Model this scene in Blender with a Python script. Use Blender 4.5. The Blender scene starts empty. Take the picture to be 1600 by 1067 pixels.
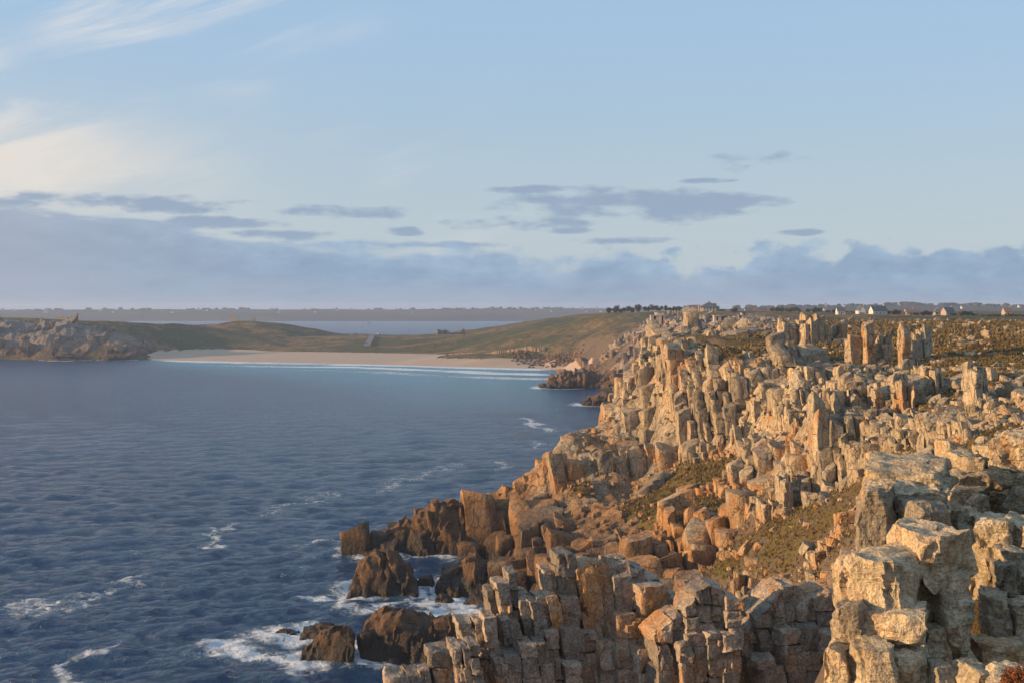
import bpy, math, random
import numpy as np
from mathutils import Vector
from mathutils.geometry import delaunay_2d_cdt

# ------------------------------------------------------------------ camera, sky, sun, exposure
SC = bpy.context.scene
COL = SC.collection
FPX, CAMZ, HOR = 1900.0, 60.0, 481.0            # focal length (px of a 1600 px wide frame), eye height, horizon row
SUN_AZ, SUN_EL = -100.0, 10.0                    # degrees, azimuth measured from the view axis (+Y), negative = left

cam_d = bpy.data.cameras.new('camera'); cam = bpy.data.objects.new('camera', cam_d); COL.objects.link(cam)
cam.location = (0, 0, CAMZ); cam.rotation_euler = (math.pi/2, 0, 0)
cam_d.sensor_width = 36; cam_d.lens = 36*FPX/1600
cam_d.shift_y = -(1067/2-HOR)/1600
cam_d.clip_start = 0.5; cam_d.clip_end = 60000
SC.camera = cam

SC.view_settings.view_transform = 'Standard'; SC.view_settings.look = 'None'
SC.view_settings.exposure = 0.62; SC.view_settings.gamma = 1; SC.view_settings.use_curve_mapping = False
SC.render.engine = 'CYCLES'
SC.cycles.use_denoising = True
SC.cycles.max_bounces = 5; SC.cycles.volume_bounces = 0
SC.cycles.use_adaptive_sampling = True

def nd(nt, typ, **kw):
    n = nt.nodes.new(typ)
    for k, v in kw.items():
        setattr(n, k, v)
    return n
class NT:
    """small helper to write node maths"""
    def __init__(s, nt): s.nt = nt
    def _set(s, sock, v):
        if isinstance(v, bpy.types.NodeSocket): s.nt.links.new(v, sock)
        else: sock.default_value = v
    def math(s, op, a, b=0.0, c=0.0, clamp=False):
        n = nd(s.nt, 'ShaderNodeMath', operation=op, use_clamp=clamp)
        s._set(n.inputs[0], a); s._set(n.inputs[1], b); s._set(n.inputs[2], c)
        return n.outputs[0]
    def mix(s, f, a, b, blend='MIX'):
        n = nd(s.nt, 'ShaderNodeMix', data_type='RGBA', blend_type=blend)
        s._set(n.inputs[0], f)
        s._set(n.inputs[6], a if isinstance(a, bpy.types.NodeSocket) else (*a, 1))
        s._set(n.inputs[7], b if isinstance(b, bpy.types.NodeSocket) else (*b, 1))
        return n.outputs[2]
    def step(s, x, lo, hi):
        n = nd(s.nt, 'ShaderNodeMapRange', interpolation_type='SMOOTHSTEP')
        s._set(n.inputs[0], x); s._set(n.inputs[1], lo); s._set(n.inputs[2], hi)
        return n.outputs[0]
    def noise(s, vec, scale, detail=4.0, rough=0.55, dist=0.0, out=0):
        n = nd(s.nt, 'ShaderNodeTexNoise')
        if vec is not None: s.nt.links.new(vec, n.inputs['Vector'])
        n.inputs['Scale'].default_value = scale; n.inputs['Detail'].default_value = detail
        n.inputs['Roughness'].default_value = rough; n.inputs['Distortion'].default_value = dist
        return n.outputs[out]
    def vmul(s, vec, m):
        n = nd(s.nt, 'ShaderNodeVectorMath', operation='MULTIPLY')
        s.nt.links.new(vec, n.inputs[0]); n.inputs[1].default_value = m
        return n.outputs[0]
    def comb(s, x, y, z):
        n = nd(s.nt, 'ShaderNodeCombineXYZ')
        s._set(n.inputs[0], x); s._set(n.inputs[1], y); s._set(n.inputs[2], z)
        return n.outputs[0]
    def sep(s, v):
        n = nd(s.nt, 'ShaderNodeSeparateXYZ'); s.nt.links.new(v, n.inputs[0]); return n.outputs

world = bpy.data.worlds.new('World'); SC.world = world; world.use_nodes = True
def build_world():
    nt = world.node_tree; nt.nodes.clear(); N = NT(nt)
    sky = nd(nt, 'ShaderNodeTexSky', sky_type='NISHITA', sun_disc=False)
    sky.sun_elevation = math.radians(SUN_EL); sky.sun_rotation = math.radians(SUN_AZ)
    sky.altitude = 60; sky.air_density = 1.0; sky.dust_density = 1.2; sky.ozone_density = 2.0
    tc = nd(nt, 'ShaderNodeTexCoord')
    x, y, z = N.sep(tc.outputs['Generated'])
    az = N.math('ARCTAN2', x, y)                       # radians from the view axis
    el = N.math('ARCSINE', z)
    A = N.math('MULTIPLY', az, FPX); E = N.math('MULTIPLY', el, FPX)   # arc measure, 1900 to the radian
    v = N.comb(A, E, 0.0)
    def warped(sx, sy, sc, det=5, rough=0.55, off=0.0):
        return N.noise(N.comb(N.math('MULTIPLY', A, sx), N.math('MULTIPLY_ADD', E, sy, off), off), sc, det, rough)
    col = sky.outputs[0]
    # soften the raw sky: evening haze lifts and greys it
    air = N.mix(N.step(E, 60.0, 560.0), (4.0, 5.0, 5.8), (3.45, 5.0, 7.0))
    col = N.mix(0.74, col, air)
    # warm pale veil towards the sun, low above the horizon
    veil = N.math('MULTIPLY', N.step(A, -150.0, -1000.0), N.step(E, 420.0, 60.0))
    col = N.mix(N.math('MULTIPLY', veil, 0.60), col, (6.2, 5.7, 5.3))
    low = N.step(E, 330.0, 40.0)
    col = N.mix(N.math('MULTIPLY', low, 0.42), col, (4.5, 4.9, 5.3))
    # high cirrus, combed streaks rising to the right
    s1 = N.math('MULTIPLY_ADD', A, -0.30, E)
    ci = N.noise(N.comb(N.math('MULTIPLY', A, 0.0022), N.math('MULTIPLY', s1, 0.0125), 3.0), 1.0, 6, 0.6, 0.6)
    patch = N.noise(N.comb(N.math('MULTIPLY', A, 0.0022), N.math('MULTIPLY', E, 0.0032), 8.7), 1.0, 2, 0.5)
    cm = N.math('MULTIPLY', N.step(ci, 0.44, 0.72), N.step(patch, 0.38, 0.58))
    cm = N.math('MULTIPLY', cm, N.step(A, 150.0, -650.0))
    col = N.mix(N.math('MULTIPLY', cm, 1.0, clamp=True), col, (5.9, 5.9, 5.9))
    band = N.math('MULTIPLY', N.step(A, -330.0, -720.0), N.math('MULTIPLY', N.step(E, 110.0, 190.0), N.step(E, 310.0, 215.0)))
    col = N.mix(N.math('MULTIPLY', band, N.step(ci, 0.30, 0.65)), col, (6.2, 5.8, 5.4))
    # thin flat dark cloudlets
    w1 = warped(0.010, 0.030, 1.0, 5, 0.6, 1.3)
    w2 = warped(0.004, 0.020, 1.0, 4, 0.55, 5.1)
    tot = None
    for a0, e0, ra, re in ((-278, 148, 95, 13), (170, 158, 215, 27), (320, 164, 130, 15), (30, 132, 150, 14), (375, 219, 75, 20), (90, 168, 150, 18),
                           (-170, 118, 35, 8), (-90, 98, 90, 6), (20, 183, 100, 8), (300, 195, 50, 5), (-370, 112, 90, 9),
                           (440, 114, 35, 6), (180, 104, 90, 7), (-600, 155, 190, 15), (-450, 128, 130, 10), (-760, 150, 160, 9), (90, 120, 60, 7)):
        da = N.math('DIVIDE', N.math('SUBTRACT', A, float(a0)), float(ra)); de = N.math('DIVIDE', N.math('SUBTRACT', E, float(e0)), float(re))
        r2 = N.math('MULTIPLY_ADD', da, da, N.math('MULTIPLY', de, de))
        b = N.math('SUBTRACT', 1.0, r2)
        tot = b if tot is None else N.math('MAXIMUM', tot, b)
    m = N.math('ADD', tot, N.math('MULTIPLY', N.math('SUBTRACT', w1, 0.48), 5.0))
    m = N.math('ADD', m, N.math('MULTIPLY', N.math('SUBTRACT', w2, 0.5), 3.0))
    cl = N.step(m, -0.05, 1.1)
    col = N.mix(N.math('MULTIPLY', cl, 0.85), col, (2.25, 3.0, 4.1))
    # long bank over the land: higher to the left, cumulus heads to the right
    top = N.math('MULTIPLY_ADD', N.step(A, 60.0, -620.0), 62.0, 84.0)
    head = N.math('MULTIPLY', N.step(A, 20.0, 500.0), 14.0)
    top = N.math('ADD', top, head)
    n1 = warped(0.0085, 0.012, 1.0, 6, 0.55, 2.2)
    n2 = warped(0.0035, 0.020, 1.0, 5, 0.55, 7.7)
    nn = N.mix(N.step(A, -300.0, 250.0), N.comb(n2, n2, n2), N.comb(n1, n1, n1))
    nn = N.sep(nn)[0]
    edge = N.math('ADD', N.math('SUBTRACT', top, E), N.math('MULTIPLY', N.math('SUBTRACT', nn, 0.5), 150.0))
    vor = nd(nt, 'ShaderNodeTexVoronoi', feature='SMOOTH_F1'); vor.inputs['Scale'].default_value = 1.0; vor.inputs['Smoothness'].default_value = 0.35
    wob = N.noise(N.comb(N.math('MULTIPLY', A, 0.02), N.math('MULTIPLY', E, 0.03), 9.0), 1.0, 4, 0.6)
    nt.links.new(N.comb(N.math('MULTIPLY_ADD', A, 0.021, wob), N.math('MULTIPLY_ADD', E, 0.030, wob), 1.5), vor.inputs['Vector'])
    puff = N.math('MULTIPLY', N.math('SUBTRACT', 0.42, vor.outputs['Distance']), N.math('MULTIPLY_ADD', N.step(A, -200.0, 350.0), 55.0, 12.0))
    edge = N.math('ADD', edge, puff)
    bank = N.step(edge, -4.0, 16.0)
    pf = warped(0.011, 0.026, 1.0, 7, 0.6, 4.4); pf2 = warped(0.011, 0.026, 1.0, 7, 0.6, 4.62)
    emb = N.math('ADD', N.math('MULTIPLY', N.math('SUBTRACT', pf, pf2), 3.0), N.math('MULTIPLY', puff, 0.013))
    shade = N.step(N.math('ADD', edge, N.math('MULTIPLY', N.math('SUBTRACT', warped(0.014, 0.022, 1.0, 5, 0.6, 4.4), 0.5), 110.0)), -10.0, 60.0)
    bcol = N.mix(shade, (2.7, 3.7, 4.9), (2.0, 2.95, 4.2))
    warm = N.step(A, -200.0, -950.0)
    bcol = N.mix(N.math('ADD', 0.5, emb, clamp=True), N.mix(1.0, bcol, (0.90, 0.91, 0.93), 'MULTIPLY'), N.mix(1.0, bcol, (1.13, 1.12, 1.09), 'MULTIPLY'))
    bcol = N.mix(N.math('MULTIPLY', warm, 0.75), bcol, (3.05, 3.25, 3.95))
    # lighter strip under the bank
    under = N.math('MULTIPLY', N.step(E, 62.0, 30.0), N.step(N.math('ADD', n2, N.math('MULTIPLY', E, -0.001)), 0.36, 0.62))
    bcol = N.mix(N.math('MULTIPLY', under, 0.55), bcol, (2.8, 3.3, 4.25))
    col = N.mix(N.math('MULTIPLY', bank, 0.92), col, bcol)
    bg = nd(nt, 'ShaderNodeBackground'); bg.inputs['Strength'].default_value = 0.083
    nt.links.new(col, bg.inputs[0])
    out = nd(nt, 'ShaderNodeOutputWorld'); nt.links.new(bg.outputs[0], out.inputs[0])
    world.cycles.sampling_method = 'MANUAL'; world.cycles.sample_map_resolution = 512
build_world()

sun_d = bpy.data.lights.new('sun', 'SUN'); sun = bpy.data.objects.new('sun', sun_d); COL.objects.link(sun)
sun_d.energy = 5.0; sun_d.angle = math.radians(0.6); sun_d.color = (1.0, 0.645, 0.32)
SDIR = Vector((math.sin(math.radians(SUN_AZ))*math.cos(math.radians(SUN_EL)), math.cos(math.radians(SUN_AZ))*math.cos(math.radians(SUN_EL)), math.sin(math.radians(SUN_EL))))
sun.rotation_euler = (-SDIR).to_track_quat('-Z', 'Y').to_euler(); sun.location = (-200, 0, 200)

# ------------------------------------------------------------------ helpers
RNG = np.random.default_rng(11)
random.seed(5)
def at(u, v, y):
    return ((u-800)/FPX*y, y, CAMZ-(v-HOR)/FPX*y)
def proj(p):
    return 800+FPX*p[..., 0]/p[..., 1], HOR-(p[..., 2]-CAMZ)/p[..., 1]*FPX

def _hash(ix, iy, iz, seed):
    h = (ix*374761393 + iy*668265263 + iz*2147483647 + seed*974634777) & 0xFFFFFFFF
    h = ((h ^ (h >> 13))*1274126177) & 0xFFFFFFFF
    h = (h ^ (h >> 16)) & 0xFFFFFFFF
    return h.astype(np.float64)/2147483648.0-1.0
def vnoise(p, seed=0):
    p = np.asarray(p, float)
    f = np.floor(p); i = f.astype(np.int64); t = p-f; t = t*t*(3-2*t)
    r = 0.0
    for dx in (0, 1):
        wx = t[..., 0] if dx else 1-t[..., 0]
        for dy in (0, 1):
            wy = t[..., 1] if dy else 1-t[..., 1]
            for dz in (0, 1):
                wz = t[..., 2] if dz else 1-t[..., 2]
                r = r+_hash(i[..., 0]+dx, i[..., 1]+dy, i[..., 2]+dz, seed)*wx*wy*wz
    return r
def fbm(p, octv=4, seed=0, gain=0.5):
    a, s, r = 1.0, 1.0, 0.0
    for k in range(octv):
        r = r+a*vnoise(np.asarray(p)*s, seed+k*17); a *= gain; s *= 2.03
    return r
def n2(x, y, s, seed=0, octv=3):
    x = np.asarray(x, float); y = np.asarray(y, float)
    return fbm(np.stack([x*s, y*s, np.zeros_like(x)+0.37], -1), octv, seed)

def mesh_np(name, verts, faces, mat, parent=None, smooth=True, loc=None, attrs=None, sharp=None):
    verts = np.asarray(verts, np.float32).reshape(-1, 3)
    if loc is not None: verts = verts-np.asarray(loc, np.float32)
    faces = np.asarray(faces, np.int32)
    me = bpy.data.meshes.new(name)
    nf, k = faces.shape
    me.vertices.add(len(verts)); me.vertices.foreach_set('co', verts.ravel())
    me.loops.add(nf*k); me.loops.foreach_set('vertex_index', faces.ravel())
    me.polygons.add(nf); me.polygons.foreach_set('loop_start', np.arange(0, nf*k, k, dtype=np.int32))
    me.polygons.foreach_set('use_smooth', np.full(nf, smooth))
    me.update(calc_edges=True)
    for an, av in (attrs or {}).items():
        a = me.attributes.new(an, 'FLOAT', 'POINT'); a.data.foreach_set('value', np.asarray(av, np.float32))
    if mat is not None: me.materials.append(mat)
    if sharp: me.set_sharp_from_angle(angle=sharp)
    ob = bpy.data.objects.new(name, me); COL.objects.link(ob)
    if loc is not None: ob.location = loc
    if parent is not None: ob.parent = parent
    return ob
def empty(name, loc=(0, 0, 0)):
    o = bpy.data.objects.new(name, None); COL.objects.link(o); o.location = loc; o.empty_display_size = 0.5
    return o
def tag(o, label=None, cat=None, group=None, kind=None):
    if label: o['label'] = label
    if cat: o['category'] = cat
    if group: o['group'] = group
    if kind: o['kind'] = kind
    return o
def parented(ob, root):
    """parent keeping a world location that was set before"""
    ob.parent = root; ob.location = Vector(ob.location)-root.location
    return ob

# ------------------------------------------------------------------ materials
def new_mat(name):
    m = bpy.data.materials.new(name); m.use_nodes = True
    nt = m.node_tree; nt.nodes.clear()
    out = nd(nt, 'ShaderNodeOutputMaterial'); b = nd(nt, 'ShaderNodeBsdfPrincipled')
    nt.links.new(b.outputs[0], out.inputs[0])
    return m, nt, NT(nt), b
def attr(nt, name):
    return nd(nt, 'ShaderNodeAttribute', attribute_name=name).outputs['Fac']
def bump(nt, N, h, strength, dist, b):
    n = nd(nt, 'ShaderNodeBump'); n.inputs['Strength'].default_value = strength; n.inputs['Distance'].default_value = dist
    nt.links.new(h, n.inputs['Height']); nt.links.new(n.outputs[0], b.inputs['Normal'])
def rock_material(name, grain=1.0, pale=(0.43, 0.34, 0.225), warmth=1.0, wet=True, relief=1.0, grey=1.0, ck=0.3, layer=0.0):
    m, nt, N, b = new_mat(name)
    geo = nd(nt, 'ShaderNodeNewGeometry'); pos = geo.outputs['Position']
    px, py, pz = N.sep(pos)
    tint = attr(nt, 'tint')
    big = N.noise(pos, 0.11*grain, 4, 0.55)
    med = N.noise(pos, 0.75*grain, 5, 0.6, 0.3)
    fine = N.noise(pos, 4.2*grain, 5, 0.62)
    drip = N.noise(N.vmul(pos, (1.3*grain, 1.3*grain, 0.22*grain)), 1.0, 4, 0.6)
    c = N.mix(N.step(med, 0.30, 0.72), tuple(0.66*k for k in pale), tuple(min(1, 1.16*k) for k in pale))
    # iron staining
    st = N.math('ADD', N.math('MULTIPLY', big, 0.9), N.math('MULTIPLY', drip, 0.55))
    st = N.math('ADD', st, N.math('MULTIPLY', N.math('SUBTRACT', tint, 0.5), 0.22))
    lowz = N.step(pz, 36.0, 8.0)
    st = N.math('ADD', st, N.math('MULTIPLY', lowz, 0.25))
    c = N.mix(N.math('MULTIPLY', N.step(st, 0.74, 1.0), 0.85*warmth), c, (0.36, 0.165, 0.048))
    # grey and ochre lichen
    li = N.noise(pos, 1.7*grain, 4, 0.65)
    c = N.mix(N.math('MULTIPLY', N.step(li, 0.54, 0.68), 0.55*grey), c, (0.36, 0.35, 0.31))
    li2 = N.noise(N.vmul(pos, (1, 1, 1.4)), 0.6*grain, 5, 0.7)
    c = N.mix(N.math('MULTIPLY', N.step(li2, 0.60, 0.70), 0.5), c, (0.40, 0.27, 0.07))
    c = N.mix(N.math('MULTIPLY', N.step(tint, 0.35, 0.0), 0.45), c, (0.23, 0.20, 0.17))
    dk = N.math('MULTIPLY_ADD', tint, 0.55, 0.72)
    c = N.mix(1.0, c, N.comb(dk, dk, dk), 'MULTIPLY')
    sp = N.math('MULTIPLY_ADD', N.step(fine, 0.28, 0.66), 0.62, 0.52)
    c = N.mix(1.0, c, N.comb(sp, sp, sp), 'MULTIPLY')
    rough = 0.92
    if wet:
        zz = N.math('ADD', pz, N.math('MULTIPLY', N.math('SUBTRACT', N.noise(pos, 0.16, 4, 0.6), 0.5), 13.0))
        c = N.mix(N.math('MULTIPLY', N.step(zz, 17.0, 9.0), 0.70), c, (0.085, 0.052, 0.032))
        c = N.mix(N.math('MULTIPLY', N.step(zz, 6.0, 1.5), 0.88), c, (0.022, 0.017, 0.014))
        rough = N.math('MULTIPLY_ADD', N.step(zz, 5.0, 1.0), -0.45, 0.92)
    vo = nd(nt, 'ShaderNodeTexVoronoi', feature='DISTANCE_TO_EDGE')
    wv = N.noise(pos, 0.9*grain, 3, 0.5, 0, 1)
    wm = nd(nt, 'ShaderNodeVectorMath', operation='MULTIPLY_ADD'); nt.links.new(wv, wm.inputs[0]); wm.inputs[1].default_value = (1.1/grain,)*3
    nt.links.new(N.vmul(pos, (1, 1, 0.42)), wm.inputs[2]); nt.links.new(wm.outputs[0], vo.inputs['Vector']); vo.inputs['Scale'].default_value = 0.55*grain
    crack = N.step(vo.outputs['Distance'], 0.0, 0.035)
    c = N.mix(N.math('MULTIPLY', N.math('SUBTRACT', 1.0, crack), 0.6*min(1, ck*3.4)), c, (0.05, 0.036, 0.024))  # shade of the crack depth painted into the colour, together with crack dirt
    nt.links.new(c, b.inputs['Base Color'])
    if isinstance(rough, float): b.inputs['Roughness'].default_value = rough
    else: nt.links.new(rough, b.inputs['Roughness'])
    b.inputs['Specular IOR Level'].default_value = 0.3
    h = N.math('ADD', N.math('MULTIPLY', med, 1.0), N.math('MULTIPLY', fine, 0.42))
    h = N.math('ADD', h, N.math('MULTIPLY', drip, 0.5))
    h = N.math('ADD', h, N.math('MULTIPLY', crack, ck))
    lay = N.noise(N.vmul(pos, (0.35*grain, 0.35*grain, 2.2*grain)), 1.0, 4, 0.6, 0.4)
    h = N.math('ADD', h, N.math('MULTIPLY', lay, layer))
    bump(nt, N, h, 0.95, 0.55*relief/grain, b)
    return m
M = {}
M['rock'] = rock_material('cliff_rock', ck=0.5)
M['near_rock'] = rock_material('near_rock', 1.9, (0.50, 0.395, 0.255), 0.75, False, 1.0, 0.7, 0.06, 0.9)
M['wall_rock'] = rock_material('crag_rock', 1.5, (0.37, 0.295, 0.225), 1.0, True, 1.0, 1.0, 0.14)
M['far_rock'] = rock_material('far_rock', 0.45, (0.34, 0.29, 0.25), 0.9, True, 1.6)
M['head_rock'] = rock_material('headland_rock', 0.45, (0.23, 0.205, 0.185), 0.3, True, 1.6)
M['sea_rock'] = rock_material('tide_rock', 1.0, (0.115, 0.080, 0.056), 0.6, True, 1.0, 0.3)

def turf_material(name, sc, cols, rocky=True):
    m, nt, N, b = new_mat(name)
    geo = nd(nt, 'ShaderNodeNewGeometry'); pos = geo.outputs['Position']
    a = N.noise(pos, 0.35*sc, 5, 0.62); c2 = N.noise(pos, 1.6*sc, 5, 0.65); d = N.noise(pos, 0.08*sc, 3, 0.5); f = N.noise(pos, 6*sc, 4, 0.65)
    c = N.mix(N.step(a, 0.36, 0.62), cols[0], cols[1])
    c = N.mix(N.step(c2, 0.46, 0.64), c, cols[2])
    c = N.mix(N.math('MULTIPLY', N.step(d, 0.42, 0.60), 0.75), c, cols[3])
    if rocky:
        nz = N.sep(geo.outputs['True Normal'])[2]
        k = N.math('ADD', nz, N.math('MULTIPLY', N.math('SUBTRACT', a, 0.5), 0.5))
        c = N.mix(N.step(k, 0.84, 0.66), c, (0.17, 0.125, 0.085))
    v = N.math('MULTIPLY_ADD', f, 1.1, 0.45)
    c = N.mix(1.0, c, N.comb(v, v, v), 'MULTIPLY')
    nt.links.new(c, b.inputs['Base Color']); b.inputs['Roughness'].default_value = 0.95; b.inputs['Specular IOR Level'].default_value = 0.15
    h = N.math('ADD', c2, N.math('MULTIPLY', f, 0.6))
    bump(nt, N, h, 1.0, 0.5/sc, b)
    return m
M['turf'] = turf_material('turf', 1.0, [(0.085, 0.072, 0.022), (0.150, 0.098, 0.034), (0.105, 0.050, 0.022), (0.165, 0.125, 0.034)])

def plain(name, col, rough=0.8, var=0.25, scale=0.6, bumpd=0.0):
    m, nt, N, b = new_mat(name)
    geo = nd(nt, 'ShaderNodeNewGeometry'); pos = geo.outputs['Position']
    f = N.noise(pos, scale, 5, 0.6)
    c = N.mix(f, tuple(k*(1-var) for k in col), tuple(min(1, k*(1+var)) for k in col))
    nt.links.new(c, b.inputs['Base Color']); b.inputs['Roughness'].default_value = rough
    if bumpd: bump(nt, N, f, 0.8, bumpd, b)
    return m

# ------------------------------------------------------------------ rock block factory
_tpl = {}
def template(n):
    """welded cube surface, n segments per edge, tight loops next to the edges"""
    if n in _tpl: return _tpl[n]
    if n == 1: s = np.array([-1., 1.])
    else:
        s = np.concatenate([[-1], np.linspace(-0.84, 0.84, n-1) if n > 2 else [0.0], [1]])
    idx, vs, qs = {}, [], []
    def vid(i, j, k):
        key = (i, j, k)
        if key not in idx:
            idx[key] = len(vs); vs.append((s[i], s[j], s[k]))
        return idx[key]
    for a in range(n):
        for b in range(n):
            qs.append((vid(0, a, b), vid(0, a, b+1), vid(0, a+1, b+1), vid(0, a+1, b)))
            qs.append((vid(n, a, b), vid(n, a+1, b), vid(n, a+1, b+1), vid(n, a, b+1)))
            qs.append((vid(a, 0, b), vid(a+1, 0, b), vid(a+1, 0, b+1), vid(a, 0, b+1)))
            qs.append((vid(a, n, b), vid(a, n, b+1), vid(a+1, n, b+1), vid(a+1, n, b)))
            qs.append((vid(a, b, 0), vid(a, b+1, 0), vid(a+1, b+1, 0), vid(a+1, b, 0)))
            qs.append((vid(a, b, n), vid(a+1, b, n), vid(a+1, b+1, n), vid(a, b+1, n)))
    _tpl[n] = (np.array(vs), np.array(qs, np.int32)); return _tpl[n]

def block_verts(corners, n, chips=6, chip=0.16, amp=0.05, rng=RNG, seed=3, freq=1.0, fine=0.0, top=None, step=0.0):
    """corners (B,8,3): bottom quad then top quad, counter-clockwise from front-left. Returns (B,V,3), quads.
    top: 1 where the block is the free head of a column (broken off obliquely), step: stepped relief of the faces"""
    T, Q = template(n)
    B = len(corners)
    p = np.repeat(T[None], B, 0)
    top = np.zeros(B) if top is None else np.asarray(top, float)
    # broken corners and edges: flatten what sticks out past random planes
    for k in range(chips):
        d = rng.choice([-1.0, 1.0], (B, 3))*rng.uniform(0.45, 1.4, (B, 3)); amt = np.asarray(chip)*rng.uniform(0.2, 1.6, B)**1.3
        if k < 3: d[:, 2] *= 0.08                                     # vertical edges
        elif k < 6:                                                  # oblique heads
            hd = top > 0
            d[hd, 2] = np.abs(d[hd, 2])*1.4; amt = np.where(hd, rng.uniform(0.0, 0.30, B)*top, amt)
        else:
            drop = rng.integers(0, 4, B)
            for q in range(3): d[drop == q, q] = 0
        sup = np.abs(d).sum(1); ln = np.linalg.norm(d, axis=1)
        off = sup/ln*(1-amt); dn = d/ln[:, None]
        ex = np.maximum(0, np.einsum('bvk,bk->bv', p, dn)-off[:, None])
        p = p-ex[..., None]*dn[:, None, :]
    a, b, c = (p[..., 0]+1)/2, (p[..., 1]+1)/2, (p[..., 2]+1)/2
    C = corners[:, :, None, :]
    def bil(q):
        return (C[:, q]*((1-a)*(1-b))[..., None]+C[:, q+1]*(a*(1-b))[..., None]+C[:, q+2]*(a*b)[..., None]+C[:, q+3]*((1-a)*b)[..., None])
    w = bil(0)*(1-c)[..., None]+bil(4)*c[..., None]
    size = np.linalg.norm(corners.max(1)-corners.min(1), axis=1)/1.7
    sz = size[:, None, None]
    fr = freq/sz
    jit = rng.uniform(0, 50, (B, 1, 3))
    q = w*fr+jit
    dsp = np.stack([vnoise(q*1.3, seed+i)+0.6*vnoise(q*3.1, seed+9+i) for i in range(3)], -1)
    if fine:
        dsp = dsp+fine*np.stack([fbm(q*7, 3, seed+30+i, 0.6) for i in range(3)], -1)
    w2 = w+dsp*amp*sz
    if step:
        ctr = corners.mean(1)[:, None, :]; out = w-ctr; out = out/(np.linalg.norm(out, axis=-1, keepdims=True)+1e-6)
        g = (w+0.25*sz*np.stack([vnoise(q*1.1+7*i, seed+50+i) for i in range(3)], -1))/(sz*np.array([0.42, 0.42, 0.62]))+jit
        gi = np.floor(g).astype(np.int64); hsh = _hash(gi[..., 0], gi[..., 1], gi[..., 2], seed+77)
        w2 = w2+out*np.array([1, 1, 0.4])*(hsh*step)[..., None]*sz
    return w2, Q

def fit(cors, u0, u1, top_only=True):
    """slide and scale a group of corners sideways so that its outline spans u0..u1 at its own distance"""
    C = np.array(cors); T = C[:, 4:] if top_only else C
    u = 800+FPX*T[..., 0]/T[..., 1]; k = (u1-u0)/(u.max()-u.min())
    uu = u0+(800+FPX*C[..., 0]/C[..., 1]-u.min())*k
    C[..., 0] = (uu-800)/FPX*C[..., 1]
    return list(C)
def box_corners(x0, x1, y0, y1, z0, z1):
    return np.array([[x0, y0, z0], [x1, y0, z0], [x1, y1, z0], [x0, y1, z0], [x0, y0, z1], [x1, y0, z1], [x1, y1, z1], [x0, y1, z1]], float)

def visible_counts(corners, res=0.5, step=8):
    """approximate visible pixel count of every block (own depth buffer from points on its sides)"""
    Wp, Hp = int(1600*res), int(1067*res)
    C = np.asarray(corners); B = len(C)
    t = (np.arange(step)+0.5)/step
    a, b = [g.ravel() for g in np.meshgrid(t, t)]
    def quad(i, j, k, l):
        return (C[:, i, None]*((1-a)*(1-b))[None, :, None]+C[:, j, None]*(a*(1-b))[None, :, None]+C[:, k, None]*(a*b)[None, :, None]+C[:, l, None]*((1-a)*b)[None, :, None])
    pts = np.concatenate([quad(0, 1, 5, 4), quad(3, 0, 4, 7), quad(4, 5, 6, 7)], 1)
    u, v = proj(pts); ui = (u*res).astype(int); vi = (v*res).astype(int)
    ok = (ui >= 0) & (ui < Wp) & (vi >= 0) & (vi < Hp) & (pts[..., 1] > 1)
    ids = np.repeat(np.arange(B), pts.shape[1]).reshape(B, -1)[ok]
    key = (vi*Wp+ui)[ok]; dep = pts[..., 1][ok]
    o = np.lexsort((dep, key)); key, ids = key[o], ids[o]
    first = np.ones(len(key), bool); first[1:] = key[1:] != key[:-1]
    cnt = np.bincount(ids[first], minlength=B)
    return cnt

def emit_blocks(corners, root, mat, name='rock_block', most=290, tint=None, nlod=(1, 2, 4, 7, 10), thr=(0, 1, 14, 50, 160), keep_hidden=True, **kw):
    """the blocks that show largest become children of root; all others are one joined stuff part"""
    C = np.asarray(corners); B = len(C)
    if tint is None: tint = RNG.uniform(0, 1, B)
    cnt = visible_counts(C)
    order = np.argsort(-cnt); single = np.zeros(B, bool); single[order[:most]] = True; single &= cnt > 2
    lod = np.zeros(B, int)
    for i, th in enumerate(thr): lod[cnt >= max(th, 0)] = i
    drop_ = np.zeros(B, bool)
    if np.ndim(kw.get('top', 0)): drop_ = (cnt == 0) & (np.asarray(kw['top']) == 0)
    restV, restF, restT, base = [], [], [], 0
    nsing = 0
    rl = np.array(root.location) if root is not None else np.zeros(3)
    for i, n in enumerate(nlod):
        sel = np.where((lod == i) & ~drop_)[0]
        if not len(sel): continue
        if i == 0 and not keep_hidden: continue
        for ch in np.array_split(sel, max(1, len(sel)//1500)):
            kk = dict(kw)
            for key in ('chip', 'top'):
                if np.ndim(kk.get(key, 0)): kk[key] = kk[key][ch]
            V, Q = block_verts(C[ch], n, **kk)
            nv = V.shape[1]
            for k, bi in enumerate(ch):
                if single[bi]:
                    loc = V[k].mean(0)
                    ob = mesh_np(name, V[k], Q, mat, None, True, loc, {'tint': np.full(nv, tint[bi])}, sharp=0.75)
                    ob.parent = root; ob.location = loc-rl; nsing += 1
            r = [k for k, bi in enumerate(ch) if not single[bi]]
            if r:
                restV.append(V[r].reshape(-1, 3)); restF.append((Q[None]+(np.arange(len(r))*nv)[:, None, None]).reshape(-1, 4)+base)
                restT.append(np.repeat(tint[ch[r]], nv)); base += len(r)*nv
    if restV:
        ob = mesh_np('small_rock_mass', np.concatenate(restV)-rl, np.concatenate(restF), mat, root, True, None, {'tint': np.concatenate(restT)}, sharp=0.75)
        ob['kind'] = 'stuff'
    print('blocks', B, 'single', nsing, 'visible', int((cnt > 0).sum()), 'verts rest', base)
    return cnt

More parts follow.
